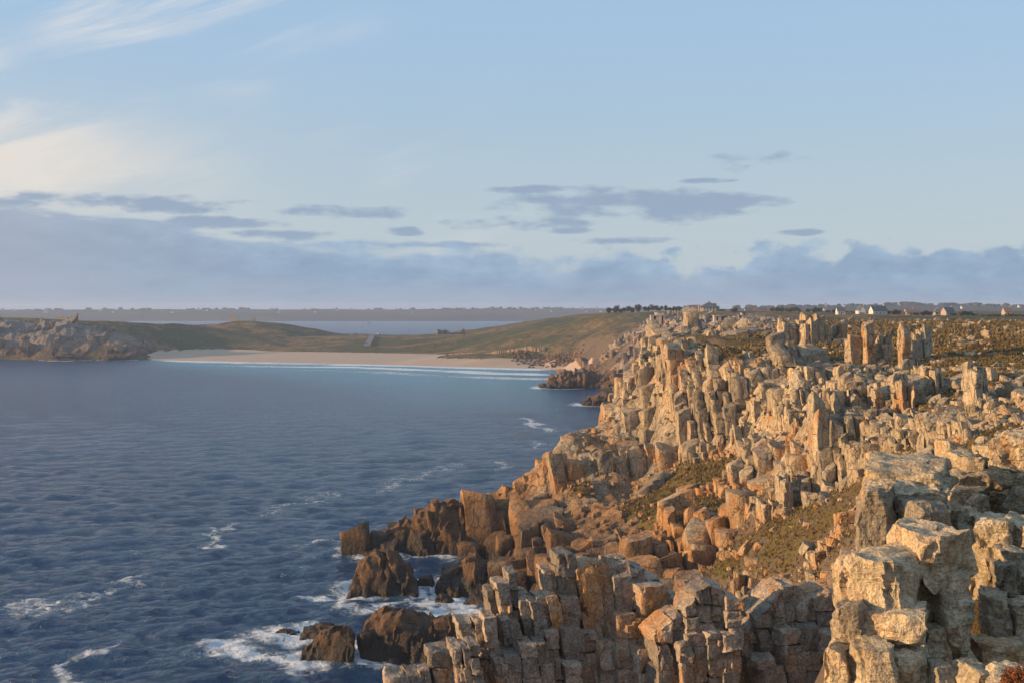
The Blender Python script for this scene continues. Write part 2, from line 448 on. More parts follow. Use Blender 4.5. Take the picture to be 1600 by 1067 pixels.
# ------------------------------------------------------------------ height grids from control points
class Grid:
    def __init__(s, pts, x0, x1, y0, y1, res, blur=1):
        s.x0, s.y0, s.res = x0, y0, res
        s.nx, s.ny = int((x1-x0)/res)+1, int((y1-y0)/res)+1
        P = np.array(pts, float)
        r = delaunay_2d_cdt([Vector((p[0], p[1])) for p in P], [], [], 0, 1e-6)
        vv = np.array([tuple(v) for v in r[0]]); orig = r[3]
        val = np.array([P[o[0]][2:] if len(o) else P[np.argmin(((P[:, :2]-vv[i])**2).sum(1))][2:] for i, o in enumerate(orig)])
        gx, gy = np.meshgrid(x0+np.arange(s.nx)*res, y0+np.arange(s.ny)*res)
        out = np.full(gx.shape+(val.shape[1],), np.nan)
        for f in r[2]:
            a, b, c = vv[f[0]], vv[f[1]], vv[f[2]]
            lo = np.minimum(np.minimum(a, b), c); hi = np.maximum(np.maximum(a, b), c)
            i0, i1 = max(0, int((lo[0]-x0)/res)), min(s.nx-1, int((hi[0]-x0)/res)+1)
            j0, j1 = max(0, int((lo[1]-y0)/res)), min(s.ny-1, int((hi[1]-y0)/res)+1)
            if i1 < i0 or j1 < j0: continue
            X, Y = gx[j0:j1+1, i0:i1+1], gy[j0:j1+1, i0:i1+1]
            den = (b[1]-c[1])*(a[0]-c[0])+(c[0]-b[0])*(a[1]-c[1])
            if abs(den) < 1e-9: continue
            w0 = ((b[1]-c[1])*(X-c[0])+(c[0]-b[0])*(Y-c[1]))/den; w1 = ((c[1]-a[1])*(X-c[0])+(a[0]-c[0])*(Y-c[1]))/den; w2 = 1-w0-w1
            m = (w0 >= -1e-6) & (w1 >= -1e-6) & (w2 >= -1e-6)
            for k in range(val.shape[1]):
                o = out[j0:j1+1, i0:i1+1, k]; o[m] = (w0*val[f[0], k]+w1*val[f[1], k]+w2*val[f[2], k])[m]
        out[np.isnan(out[..., 0])] = [-6.0]+[0.0]*(val.shape[1]-1)
        for _ in range(blur):
            q = np.pad(out, ((1, 1), (1, 1), (0, 0)), mode='edge')
            out = (q[:-2, 1:-1]+q[2:, 1:-1]+q[1:-1, :-2]+q[1:-1, 2:]+2*out)/6
        s.d = out; s.gx, s.gy = gx, gy
    def __call__(s, x, y, k=0):
        fx = np.clip((np.asarray(x)-s.x0)/s.res, 0, s.nx-1.001); fy = np.clip((np.asarray(y)-s.y0)/s.res, 0, s.ny-1.001)
        i, j = fx.astype(int), fy.astype(int); a, b = fx-i, fy-j; D = s.d[..., k]
        return D[j, i]*(1-a)*(1-b)+D[j, i+1]*a*(1-b)+D[j+1, i]*(1-a)*b+D[j+1, i+1]*a*b
    def surface(s, name, mat, dz, mask=None, extra=None, attrs=None):
        z = s.d[..., 0]+dz
        if extra is not None: z = z+extra
        V = np.stack([s.gx, s.gy, z], -1).reshape(-1, 3)
        ids = np.arange(s.nx*s.ny).reshape(s.ny, s.nx)
        Q = np.stack([ids[:-1, :-1], ids[:-1, 1:], ids[1:, 1:], ids[1:, :-1]], -1).reshape(-1, 4)
        keep = (z > -3.0).reshape(-1)
        if mask is not None: keep = keep & mask.reshape(-1)
        Q = Q[keep[Q].any(1)]
        used = np.unique(Q); re = np.full(len(V), -1); re[used] = np.arange(len(used))
        at_ = {k: a.reshape(-1)[used] for k, a in (attrs or {}).items()}
        return mesh_np(name, V[used], re[Q], mat, None, True, None, at_)

# main cliff: (u, v, distance, rockiness); rockiness > 0 bare rock, < 0 turf with outcrops
CP = []
def cp(rows, r=1.0):
    for t in rows:
        u, v, y = t[:3]; rr = t[3] if len(t) > 3 else r
        x, yy, z = at(u, v, y); CP.append((x, yy, z, rr))
def raw(rows, r=1.0):
    for t in rows: CP.append((*t, r))
ridge = [(565, 858, 302), (600, 846, 303), (650, 806, 305), (690, 797, 308), (740, 777, 310), (800, 747, 312), (850, 707, 316), (880, 668, 322),
         (940, 643, 330), (985, 615, 336), (992, 583, 337), (1005, 555, 338), (1040, 540, 338), (1085, 533, 336)]
cp(ridge, 1.2)
for u, v, y in ridge[:10]:
    x, yy, z = at(u, v, y); raw([(x+3, yy+16, -2.0-0*z), (x+8, yy+34, -6.0)])
raw([(20, 400, -6), (28, 470, -6), (36, 395, 20), (40, 440, 20), (45, 470, 30), (-60, 305, -6), (-60, 420, -6), (-60, 290, -6), (-48, 302, -5)])
cp([(560, 866, 296), (640, 866, 297), (700, 870, 293), (770, 872, 292), (700, 835, 302), (770, 820, 303), (830, 790, 303), (640, 840, 302)], 1.2)
for u, v, y in [(560, 880, 289), (640, 880, 289), (700, 884, 285), (760, 884, 284)]:
    x, yy, z = at(u, v, y); raw([(x, yy, -6)])
cp([(780, 885, 281), (790, 905, 268), (772, 928, 255), (800, 862, 280), (830, 846, 272), (870, 870, 258), (900, 832, 265), (960, 850, 250),
    (850, 910, 246), (1000, 900, 235), (950, 950, 224), (1050, 960, 205), (1090, 932, 209)], 1.0)
raw([(-8, 262, -6), (-12, 250, -6), (-10, 235, -6), (5, 228, -6), (12, 215, -4), (22, 200, 2), (0, 200, -6), (-60, 200, -6), (-60, 90, -6), (0, 160, -5), (15, 160, -2),
     (25, 165, 4), (10, 120, -4), (32, 140, 14), (38, 120, 22), (30, 90, 10), (0, 90, -6)])
cp([(850, 800, 292), (900, 780, 290), (940, 800, 276), (1000, 800, 268), (1080, 800, 252), (1130, 885, 226), (1150, 800, 237), (1050, 885, 238),
    (870, 740, 305), (930, 730, 300), (930, 680, 322), (1220, 760, 226)], 1.0)
for u, yA in ((1000, 318), (1060, 302), (1120, 291), (1180, 280), (1240, 262)):
    cp([(u, 708, yA-1, 0.2), (u, 690, yA+1, 1.1), (u, 640, yA+5, 1.2), (u, 590, yA+10, 1.2), (u, 553, yA+15, 1.0), (u, 755, yA-21, 0.5), (u, 775, yA-24, 1.0)])
cp([(905, 700, 314, 0.2), (1040, 800, 262, -0.1)], 1.0)
cp([(1160, 545, 328, 0.3), (1120, 538, 329, 0.5), (1230, 556, 322, 0.0), (1300, 562, 308, 0.1), (1250, 542, 372, 0.1), (1190, 545, 350, -0.2), (1150, 527, 400, 0.2), (1200, 514, 470, -0.1),
    (1085, 521, 400, 0.8), (1040, 531, 395, 0.8), (1000, 551, 420, 0.8), (1060, 526, 450, 0.6), (1030, 535, 500, 0.6),
    (1330, 577, 282, 0.2), (1400, 572, 272, 0.1), (1470, 562, 278, 0.0), (1470, 530, 340, 0.0), (1560, 531, 330, -0.1), (1600, 562, 250, 0.2), (1680, 545, 300, 0),
    (1270, 600, 286, 0.2), (1300, 510, 480, 0), (1400, 508, 480, 0), (1500, 510, 460, 0), (1620, 512, 440, 0), (1720, 515, 420, 0), (1350, 522, 400, 0.1), (1450, 518, 420, -0.1),
    (1550, 522, 390, 0), (1650, 525, 360, 0), (1250, 505, 540, 0), (1450, 503, 560, 0), (1650, 504, 560, 0), (1100, 515, 540, .5), (1060, 522, 600, .6), (1250, 500, 620, 0), (1700, 498, 620, 0), (1450, 499, 620, 0)])
raw([(80, 620, 40), (60, 620, 30), (50, 620, -6), (40, 550, -4), (55, 550, 35), (400, 620, 54), (400, 500, 52), (400, 300, 50), (260, 300, 51), (200, 200, 50), (200, 100, 50), (120, 90, 48), (60, 90, 44), (400, 90, 50)], 0.0)
cp([(1262, 612, 252, 0.6), (1290, 622, 214, 1.0), (1330, 612, 226, 0.6), (1290, 764, 201, 0.5), (1250, 772, 206, 0.3), (1240, 715, 238, 0.8),
    (1352, 642, 216, 0.7), (1352, 722, 196, 0.8), (1352, 772, 180, 0.2), (1400, 602, 231, 0.3), (1400, 682, 196, 0.8), (1420, 742, 166, 0.6),
    (1470, 582, 226, 0.1), (1500, 622, 196, 0.6), (1470, 692, 170, 0.1), (1550, 582, 216, 0.1), (1550, 652, 161, 0.0), (1600, 622, 171, 0.5), (1610, 682, 131, -0.1), (1520, 702, 141, 0.0),
    (1450, 742, 146, 0.3), (1720, 640, 150, 0.2), (1780, 600, 200, 0.2), (1430, 620, 222, 0.9), (1440, 670, 190, 0.9), (1380, 720, 185, 0.7)])
cp([(1092, 905, 201, 0.4), (1170, 905, 181, 0.4), (1250, 905, 166, 0.3), (1320, 922, 141, 0.1), (1100, 955, 195, 1.0), (1172, 965, 176, 1.0), (1262, 955, 160, 0.8),
    (1135, 850, 211, -0.9), (1200, 832, 196, -0.9), (1250, 852, 178, -0.9), (1300, 802, 181, -0.9), (1330, 852, 156, -0.7), (1352, 802, 161, -0.8), (1395, 802, 150, -0.6),
    (1405, 852, 121, -0.5), (1500, 802, 111, -0.3), (1610, 752, 101, -0.2), (1225, 880, 176, -0.9), (1160, 880, 196, -0.9), (1290, 880, 162, -0.6)])
GM = Grid(CP, -60, 330, 90, 610, 1.0, 2)

_gy, _gx = np.gradient(GM.d[..., 0], GM.res)
_sl = np.hypot(_gx, _gy)
_pt = np.clip((n2(GM.gx, GM.gy, 0.055, 91, 3)-0.06)/0.25, 0, 1)*np.clip((0.95-_sl)/0.3, 0, 1)*np.clip((GM.d[..., 0]-12)/6, 0, 1)
GM.d[..., 1] = GM.d[..., 1]*(1-_pt)-0.75*_pt
GM.d[..., 1] -= 0.25*np.clip((GM.d[..., 0]-47.0)/2, 0, 1)*np.clip((GM.gx-45)/25, 0, 1)*np.clip((0.6-_sl)/0.3, 0, 1)
def split(x0, x1, y0, y1, size, rng, out):
    """guillotine partition of a rectangle into joint-bounded cells"""
    w, h = x1-x0, y1-y0; s = size((x0+x1)/2, (y0+y1)/2)
    if max(w, h) < s*1.25 or (max(w, h) < s*2.4 and rng.random() < 0.22): out.append((x0, x1, y0, y1)); return
    t = rng.uniform(0.33, 0.67)
    if (w > h) if abs(w-h) > 0.3*s else rng.random() < 0.5:
        split(x0, x0+w*t, y0, y1, size, rng, out); split(x0+w*t, x1, y0, y1, size, rng, out)
    else:
        split(x0, x1, y0, y0+h*t, size, rng, out); split(x0, x1, y0+h*t, y1, size, rng, out)

def craggy(x, y, w, seed):
    """stepped relief of jointed bedrock"""
    qx = x+0.45*w*n2(x, y, 0.35/w, seed, 2); qy = y+0.45*w*n2(x, y, 0.35/w, seed+5, 2)
    out = 0
    for k, (ww, a) in enumerate(((w*2.3, 0.55), (w, 0.45), (w*0.45, 0.18))):
        i = np.floor((qx*0.97+qy*0.22)/ww).astype(np.int64); j = np.floor((qy*0.97-qx*0.22)/(ww*1.3)).astype(np.int64)
        out = out+a*_hash(i, j, i*0+k, seed+k)
    return out+0.25*n2(x, y, 1.2/w, seed+9, 3)
CHIP = []
def column_field(H, R, bounds, size, rot, lean, seed, frustum=(480, 1680, 470, 1100), clus=3.0, rough=0.5, soil=0.0, zfloor=-2.5, steps=(0.8, 2.0), maxdrop=26,
                 sup=1.0, wts=(0.0, 0.6, 0.4), tilt=0.22, jig=0.08, crot=5.0, vary=0.0, clampk=(2.2, 1.8), ctilt=0.0):
    """jointed columns following a height function; returns block corners and tints"""
    CHIP.clear()
    rng = np.random.default_rng(seed)
    ca, sa = math.cos(rot), math.sin(rot)
    cx, cy = (bounds[0]+bounds[1])/2, (bounds[2]+bounds[3])/2
    L = math.hypot(bounds[1]-bounds[0], bounds[3]-bounds[2])/2
    toW = lambda a, b: (cx+a*ca-b*sa, cy+a*sa+b*ca)
    if vary:
        gs = 3.0; ax, ay = bounds[0]-60, bounds[2]-60
        VX, VY = np.meshgrid(ax+gs*np.arange(int((bounds[1]-bounds[0]+120)/gs)+2), ay+gs*np.arange(int((bounds[3]-bounds[2]+120)/gs)+2))
        VF = np.clip(1+vary*n2(VX, VY, 0.045, seed+3, 2), 0.55, 1.4)
    def sz(a, b):
        x, y = toW(a, b); k = 1.0
        if vary: k = VF[min(max(int((y-ay)/gs), 0), VF.shape[0]-1), min(max(int((x-ax)/gs), 0), VF.shape[1]-1)]
        return float(size(x, y))*k
    def inside(B, m=8):
        wx, wy = toW((B[0]+B[1])/2, (B[2]+B[3])/2)
        if wy < 20: return False
        u = 800+FPX*wx/wy
        return bounds[0]-m < wx < bounds[1]+m and bounds[2]-m < wy < bounds[3]+m and frustum[0]-150 < u < frustum[1]+150
    sups, cells = [], []
    split(-L, L, -L, L, lambda a, b: sup*clus*sz(a, b), rng, sups)
    for S in sups:
        if not inside(S, 30): continue
        hs = float(H(*toW((S[0]+S[1])/2, (S[2]+S[3])/2)))
        big = []
        if sup > 1: split(*S, lambda a, b: clus*sz(a, b), rng, big)
        else: big = [S]
        for B in big:
            if not inside(B): continue
            wx, wy = toW((B[0]+B[1])/2, (B[2]+B[3])/2)
            hb = float(H(wx, wy)); jb = rng.normal(0, 1); an = rng.normal(0, crot)*math.pi/180; st = rng.choice([0.6, 1.0, 1.0, 1.7]); tn = rng.uniform(0.15, 0.85); ga, gb = rng.normal(0, ctilt, 2)
            fine_ = rng.choice([0.6, 0.8, 1.0, 1.15, 1.5])
            sub = []
            split(*B, lambda a, b: sz(a, b)*fine_, rng, sub)
            for c in sub: cells.append((*c, hs, hb, jb, an, (B[0]+B[1])/2, (B[2]+B[3])/2, st, tn, ga, gb))
    if not cells: return np.zeros((0, 8, 3)), np.zeros(0)
    c = np.array(cells)
    mx, my = toW((c[:, 0]+c[:, 1])/2, (c[:, 2]+c[:, 3])/2)
    s = np.sqrt((c[:, 1]-c[:, 0])*(c[:, 3]-c[:, 2]))
    h0 = H(mx, my); r = R(mx, my)
    d = 1.5*s
    around = np.stack([H(mx+ox*d, my+oy*d) for ox, oy in ((-1, 0), (1, 0), (0, -1), (0, 1), (-.7, -.7), (.7, -.7), (0, -3), (-2, -2))])
    lo = np.minimum(around.min(0), h0)
    top = wts[0]*c[:, 4]+wts[1]*c[:, 5]+wts[2]*h0
    top = np.clip(top, h0-clampk[0]*s, h0+np.minimum(clampk[1]*s, 6.0))
    kk = np.clip((r+0.25)/0.5, 0, 1); top = kk*top+(1-kk)*(h0-0.2*s)
    top = top+np.where(r > 0, 0.33, 0.9)*r*s+rng.normal(0, rough, len(c))*s+np.clip(c[:, 6], -1.6, 1.3)*0.3*s*kk+n2(mx, my, 0.05, seed)*1.0
    top = top+kk*(((c[:, 0]+c[:, 1])/2-c[:, 8])*c[:, 12]+((c[:, 2]+c[:, 3])/2-c[:, 9])*c[:, 13])
    top = np.minimum(top, h0+np.where(h0 < 28, 0.8, 2.0)*s)
    base = np.maximum(np.minimum(lo, top)-2.2*s, zfloor)
    ok = (h0 > -1.5) & (top > base+0.25*s) & (top > h0-soil-0.9*s) & (top > 0.15)
    u, v = 800+FPX*mx/my, HOR-(top-CAMZ)/my*FPX
    ok &= (u > frustum[0]) & (u < frustum[1]) & (v > frustum[2]) & (v < frustum[3])
    out, tint = [], []
    for i in np.where(ok)[0]:
        a0, a1, b0, b1 = c[i, :4]; si = s[i]
        quad = np.array([(a0, b0), (a1, b0), (a1, b1), (a0, b1)])+rng.uniform(-jig, jig, (4, 2))*si
        ang = c[i, 7]; cc, ss = math.cos(ang), math.sin(ang); qc = c[i, 8:10]
        quad = (quad-qc)@np.array([[cc, ss], [-ss, cc]])+qc
        q = np.stack(toW(quad[:, 0], quad[:, 1]), -1)
        z1 = top[i]; zb = max(base[i], z1-maxdrop)
        lx = lean[0]+0.04*rng.normal(); ly = lean[1]+0.03*rng.normal()
        tx, ty = rng.normal(0, tilt)+0.08, rng.normal(0, tilt)+0.05
        zs = [z1]; z = z1
        while z > zb:
            z -= si*rng.uniform(*steps)*c[i, 10]; zs.append(z)
        ctr = q.mean(0)
        for k in range(len(zs)-1):
            zt, zl = zs[k], zs[k+1]
            f = 1+rng.normal(0, 0.03)+0.015*k; off = rng.normal(0, 0.035, 2)*si
            cor = np.zeros((8, 3))
            for m in range(4):
                jt = rng.normal(0, 0.05, 2)*si if k == 0 else 0
                for lev, zz, tt in ((0, zl, 0.1), (4, zt, 1.0 if k == 0 else 0.1)):
                    qq = ctr+(q[m]-ctr)*f*(0.95 if (lev and k == 0) else 1)+off+(jt if lev else 0)
                    cor[m+lev] = (qq[0]+lx*(zz-z1), qq[1]+ly*(zz-z1), zz+tt*(tx*(q[m][0]-ctr[0])+ty*(q[m][1]-ctr[1])))
            CHIP.append(1.0 if k == 0 else 0.0)
            out.append(cor); tint.append(np.clip(c[i, 11]+rng.normal(0, 0.16), 0, 1))
    return np.array(out).reshape(-1, 8, 3), np.array(tint)

# ------------------------------------------------------------------ the near cliff
HM = lambda x, y: GM(x, y, 0)
RM = lambda x, y: GM(x, y, 1)
soilx = n2(GM.gx, GM.gy, 0.12, 4, 3)*0.7+n2(GM.gx, GM.gy, 0.45, 6, 2)*0.25
def eroded(G, rad):
    D = G.d[..., 0]; q = np.pad(D, rad, mode='edge'); m = D.copy()
    for a in range(-rad, rad+1):
        m = np.minimum(m, q[rad+a:rad+a+D.shape[0], rad:-rad])
    q = np.pad(m, rad, mode='edge'); m2 = m.copy()
    for a in range(-rad, rad+1):
        m2 = np.minimum(m2, q[rad:-rad, rad+a:rad+a+D.shape[1]])
    k = np.clip((G.d[..., 1]-0.1)/0.5, 0, 1)
    return (m2-D)*k
soilx = soilx+eroded(GM, 3)
cliff = empty('sea_cliff', (60, 260, 0)); tag(cliff, kind='structure')
uu = 800+FPX*GM.gx/GM.gy
soil = GM.surface('cliff_slope', M['turf'], -0.35, (uu > 450) & (uu < 1750), soilx-1.2*np.clip(GM.d[..., 1], 0, 1))
tag(soil, kind='structure')
def bedrock():
    st = 0.6; bx, by = np.meshgrid(np.arange(-46, 112, st), np.arange(182, 346, st))
    z = GM(bx, by); r = GM(bx, by, 1)
    lo = np.minimum.reduce([GM(bx+a, by+b) for a, b in ((1.2, 0), (-1.2, 0), (0, -1.2), (0, 1.2))])
    cg = craggy(bx, by, 2.6, 12)
    z = 0.5*(z+lo)+1.5*cg-0.5
    z = z-1.5*np.clip((z-26)/6, 0, 1)
    z = np.where(r > 0.08, z, z-3.5)
    ids = np.arange(bx.size).reshape(bx.shape)
    Q = np.stack([ids[:-1, :-1], ids[:-1, 1:], ids[1:, 1:], ids[1:, :-1]], -1).reshape(-1, 4)
    V = np.stack([bx+0.5*cg, by, z], -1).reshape(-1, 3)
    keep = ((z > -2.5) & (r > 0.02)).ravel(); Q = Q[keep[Q].any(1)]
    used = np.unique(Q); re = np.full(len(V), -1); re[used] = np.arange(len(used))
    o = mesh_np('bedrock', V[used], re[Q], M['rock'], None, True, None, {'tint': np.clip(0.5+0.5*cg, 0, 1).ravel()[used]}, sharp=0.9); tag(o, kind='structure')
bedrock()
def size_m(x, y):
    z = GM.d[min(max(int(y-GM.y0), 0), GM.ny-1), min(max(int(x-GM.x0), 0), GM.nx-1), 0]
    k = 1.0+0.35*min(max((27-z)/10, 0), 1)
    return min(max(0.0108*y, 1.1), 4.0)*k
BL, BT = column_field(HM, RM, (-50, 330, 100, 600), size_m, math.radians(7), (-0.10, 0.03), 21, rough=0.13, clus=2.8, ctilt=0.35, jig=0.055, sup=2.3, wts=(0.45, 0.38, 0.17), steps=(1.0, 3.2), tilt=0.28, vary=0.5, clampk=(1.0, 2.3), crot=2.5)

BC = np.array(CHIP)
TH = []
def tower(u0, u1, vt, vb, y, depth, cols, seed, jag=0.12, rot=14, lean=(-0.06, 0.0), rows=(0.9, 2.2)):
    """a free-standing group of jointed columns given by its outline"""
    rng = np.random.default_rng(seed); out = []
    X0, _, zt = at(u0, vt, y); X1 = at(u1, vt, y)[0]; zb = at(u0, vb, y)[2]
    ra = math.radians(rot); ca, sa = math.cos(ra), math.sin(ra)
    edges = np.linspace(0, 1, cols+1); edges[1:-1] += rng.uniform(-0.25, 0.25, cols-1)/cols
    W = X1-X0; Hh = zt-zb
    for d in range(2):
        for i in range(cols):
            a0, a1 = edges[i]*W, edges[i+1]*W
            top = zt-abs(rng.normal(0, jag*1.7))*Hh+(0.06*Hh if d else 0)
            yo = rng.uniform(-0.15, 0.15)*depth
            b0, b1 = d*depth*0.5+yo*(d == 0), (d+1)*depth*0.5
            z = top; w = a1-a0
            while z > zb:
                nz = max(z-w*rng.uniform(*rows), zb-1.5)
                if nz < zb+0.3*w: nz = zb-1.5
                g = rng.normal(0, 0.025, 4)*w
                cor = np.zeros((8, 3))
                for m, (a, b) in enumerate(((a0+g[0], b0+g[2]), (a1+g[1], b0+g[2]), (a1+g[1], b1), (a0+g[0], b1))):
                    for lev, zz in ((0, nz), (4, z)):
                        cor[m+lev] = (X0+a*ca-b*sa+lean[0]*(zz-zt), y+a*sa+b*ca+lean[1]*(zz-zt), zz+(0.18*rng.normal()*w if lev and z == top else 0))
                TH.append(1.1 if z == top else 0.0); out.append(cor); z = nz
    return fit(out, u0, u1)
TW = []
TW += tower(1212, 1246, 500, 548, 376, 7, 2, 1, 0.06)
TW += tower(1240, 1300, 495, 552, 372, 9, 4, 2, 0.05)
TW += tower(1298, 1325, 505, 550, 378, 7, 2, 3, 0.1)
TW += tower(1316, 1346, 522, 556, 287, 5, 1, 4, 0.08)
TW += tower(1344, 1368, 503, 562, 284, 5, 1, 5, 0.02)
TW += tower(1368, 1396, 524, 558, 287, 5, 2, 6, 0.16)
TW += tower(1400, 1422, 510, 564, 280, 4, 1, 7, 0.03)
TW += tower(1422, 1454, 520, 560, 290, 5, 2, 8, 0.16)
TW += tower(1436, 1456, 509, 540, 300, 4, 1, 81, 0.02)
TW += tower(1260, 1304, 634, 768, 205, 7, 1, 9, 0.02, 14, (-0.10, 0), (1.4, 3.0))
TW += tower(1288, 1322, 612, 690, 213, 6, 1, 10, 0.03, 14, (-0.14, 0), (1.6, 3.2))
TW += tower(1318, 1352, 614, 700, 212, 6, 3, 11, 0.03, 14, (-0.16, 0), (2.2, 4.0))
TW += tower(1352, 1384, 600, 690, 210, 6, 2, 12, 0.05, 14, (-0.18, 0), (0.9, 1.8))
TW += tower(1384, 1440, 588, 680, 205, 7, 3, 13, 0.05, 14, (-0.18, 0), (1.2, 2.6))
TW += tower(1436, 1478, 575, 640, 210, 6, 4, 14, 0.06, 14, (-0.18, 0), (1.0, 2.2))
TW += tower(1500, 1545, 570, 632, 185, 5, 3, 15, 0.08, 14, (-0.12, 0), (1.0, 2.0))
TW += tower(1210, 1240, 742, 838, 203, 6, 2, 16, 0.06, 14, (-0.05, 0), (0.9, 2.0))
TW += tower(1180, 1214, 785, 832, 205, 5, 2, 17, 0.10)
TW += tower(1238, 1268, 752, 815, 205, 5, 2, 18, 0.08)
ALL = np.concatenate([BL, np.array(TW)]); TT = np.concatenate([BT, RNG.uniform(0.55, 0.9, len(TW))])
emit_blocks(ALL, cliff, M['rock'], 'rock_block', 300, TT, amp=0.045, chip=0.16*(0.4+0.6*np.concatenate([BC, TH])), chips=9, fine=0.14, top=np.concatenate([BC, TH]), step=0.045)

# ------------------------------------------------------------------ loose boulders on the turf of the gully and the terraces
def boulder_mesh(seed, n=4):
    r = np.random.default_rng(seed)
    V, Q = block_verts(box_corners(-1, 1, -0.8, 0.8, -0.75, 0.75)[None], n, 9, 0.3, 0.09, r, seed)
    return V[0], Q
BM = []
for k in range(8):
    V, Q = boulder_mesh(100+k)
    me_o = mesh_np('boulder', V, Q, M['rock'], None, True, None, {'tint': np.full(len(V), RNG.uniform(0.3, 1))}, sharp=0.6)
    BM.append(me_o.data); bpy.data.objects.remove(me_o)
def scatter_boulders(n, region, smin, smax, label, group, seed, cond=None):
    r = np.random.default_rng(seed); k = 0; tries = 0
    while k < n and tries < 6000:
        tries += 1
        u, v, y = r.uniform(*region[0]), r.uniform(*region[1]), r.uniform(*region[2])
        x = (u-800)/FPX*y; z = float(GM(x, y)); vv = HOR-(z-CAMZ)/y*FPX
        if not (region[1][0] < vv < region[1][1]) or float(GM(x, y, 1)) > 0.25: continue
        o = bpy.data.objects.new('boulder', BM[r.integers(0, 8)]); COL.objects.link(o)
        s = smin+(smax-smin)*r.random()**2.2
        o.location = (x, y, z-0.35+s*0.30); o.scale = (s*r.uniform(.8, 1.3), s*r.uniform(.8, 1.2), s*r.uniform(.6, 1.1))
        o.rotation_euler = (r.normal(0, .35), r.normal(0, .35), r.uniform(0, 6.3))
        w_ = 'large' if s > 0.62*smax else ('fist small' if s < 0.30*smax else 'middling')
        w_ = 'small' if w_ == 'fist small' else w_
        tag(o, w_+' '+label, 'boulder', w_+' '+group); k += 1
scatter_boulders(90, ((1110, 1400), (780, 930), (120, 215)), 0.2, 1.3, 'pale boulder lying on the turf slope of the gully', 'boulders strewn on the gully slope', 5)
scatter_boulders(90, ((1380, 1620), (600, 740), (110, 230)), 0.25, 1.5, 'pale boulder among heather on the terrace above the gully', 'boulders on the heather terrace', 6)
scatter_boulders(150, ((1180, 1620), (498, 575), (280, 590)), 0.5, 2.1, 'weathered boulder on the heath of the cliff top plateau', 'boulders on the plateau heath', 7)

# ------------------------------------------------------------------ jointed crag standing out of the cove in front
crag = empty('jointed_crag', (10, 92, 30)); tag(crag, kind='structure')
FB, FC = [], []
def fcol(u0, u1, vt, vb, y, cuts=(), depth=2.6, lean=-0.13, rot=12, seed=0, topslope=0.0, wob=0.02):
    """one column of the crag: outline in the picture at distance y, cut by joints at the given rows"""
    r = np.random.default_rng(int(u0*7+vt)+seed)
    ra = math.radians(rot); ca, sa = math.cos(ra), math.sin(ra); grp = []
    X0, X1 = at(u0, vt, y)[0], at(u1, vt, y)[0]; W = X1-X0
    y = y+r.normal(0, 0.22)
    zs = [at(0, v+(r.normal(0, 3) if 0 < i < len(cuts)+1 else 0), y)[2] for i, v in enumerate((vt, *cuts, vb))]; z0 = zs[0]
    for k in range(len(zs)-1):
        zt, zl = zs[k], zs[k+1]; g = r.normal(0, wob, 5)*W
        cor = np.zeros((8, 3))
        for m, (a, b) in enumerate(((g[0], g[2]), (W+g[1], g[2]), (W+g[1], depth), (g[0], depth))):
            for lev, zz in ((0, zl), (4, zt)):
                dz = (topslope*(a/W-0.5)*W+r.normal(0, 0.05)*W) if (lev and k == 0) else 0
                cor[m+lev] = (X0+a*ca-b*sa+lean*(zz-z0), y+a*sa+b*ca, zz+dz)
        grp.append(cor)
    FB.extend(grp); FC.extend([0.5]+[0.0]*(len(grp)-1))
B_ = 1130
for a in [(606, 640, 1060, 1150, 88), (634, 660, 1056, 1150, 88.6), (657, 673, 1052, 1150, 89), (671, 709, 1019, B_, 89, (1045, 1075)), (707, 722, 1012, B_, 88, (1040, 1080)),
          (721, 733, 1014, B_, 88.2, (1046,)), (732, 749, 1008, B_, 88, (1034, 1056)), (718, 739, 971, 1060, 92, (985, 1000)), (741, 758, 969, B_, 91, (1030,)), (757, 776, 964, B_, 91, (1044, 1070)),
          (762, 778, 923, 1000, 94, (944,)), (775, 796, 912, 1010, 93, (925, 943, 968)), (793, 809, 894, 1040, 94, (926, 950)), (783, 800, 968, 1090, 92, (1010, 1040)), (798, 813, 972, 1090, 92, (995, 1030)),
          (813, 829, 938, 1040, 93, (968, 1000)), (828, 851, 942, 1040, 92.6, (998,)), (812, 826, 927, 945, 95), (838, 857, 934, 1010, 93.4, (960,)), (856, 876, 932, 1010, 93, (985,)),
          (850, 873, 891, 960, 95.5, (896, 935)), (869, 898, 864, 950, 95, (888, 909)), (876, 906, 934, 1000, 93.6, (962,)), (876, 909, 981, 1070, 92.6, (1037,)), (851, 872, 986, B_, 91.6, (1020, 1060)),
          (836, 857, 1003, B_, 91, (1042,)), (812, 838, 1010, B_, 90.6, (1030, 1060)), (788, 814, 1022, B_, 90.2, (1050,)), (880, 910, 1040, B_, 91.2, (1075,)), (772, 790, 1030, B_, 90, (1060,))]:
    fcol(*a[:5], cuts=a[5] if len(a) > 5 else ())
# broad slab and its broken foot
for a in [(898, 930, 886, 1000, 95, (), 4, -.12), (929, 960, 884, 1000, 95.2, (), 4, -.12), (958, 986, 883, 985, 95.4, (), 4, -.10), (985, 1012, 889, 975, 95.8, (930,), 4, -.10), (1008, 1034, 905, 975, 96.2, (940,), 3.5, -.10),
          (1030, 1048, 928, 990, 96.6, (950,), 3, -.08), (1045, 1064, 932, 1000, 97, (955,), 3, -.05), (1000, 1042, 917, 972, 94.2, (), 2, -.1), (960, 996, 964, 1030, 94, (1000,), 3.5, -.1), (994, 1032, 966, 1030, 94, (1005,), 3.5, -.08),
          (905, 935, 985, B_, 94.6, (1020, 1050), 3, -.12), (933, 964, 1000, B_, 93.8, (1040,), 3.5, -.1), (962, 995, 1015, B_, 93.2, (1050,), 3.5, -.1), (993, 1030, 1012, B_, 93, (1048,), 3.5, -.1)]:
    fcol(*a[:5], cuts=a[5], depth=a[6], lean=a[7])
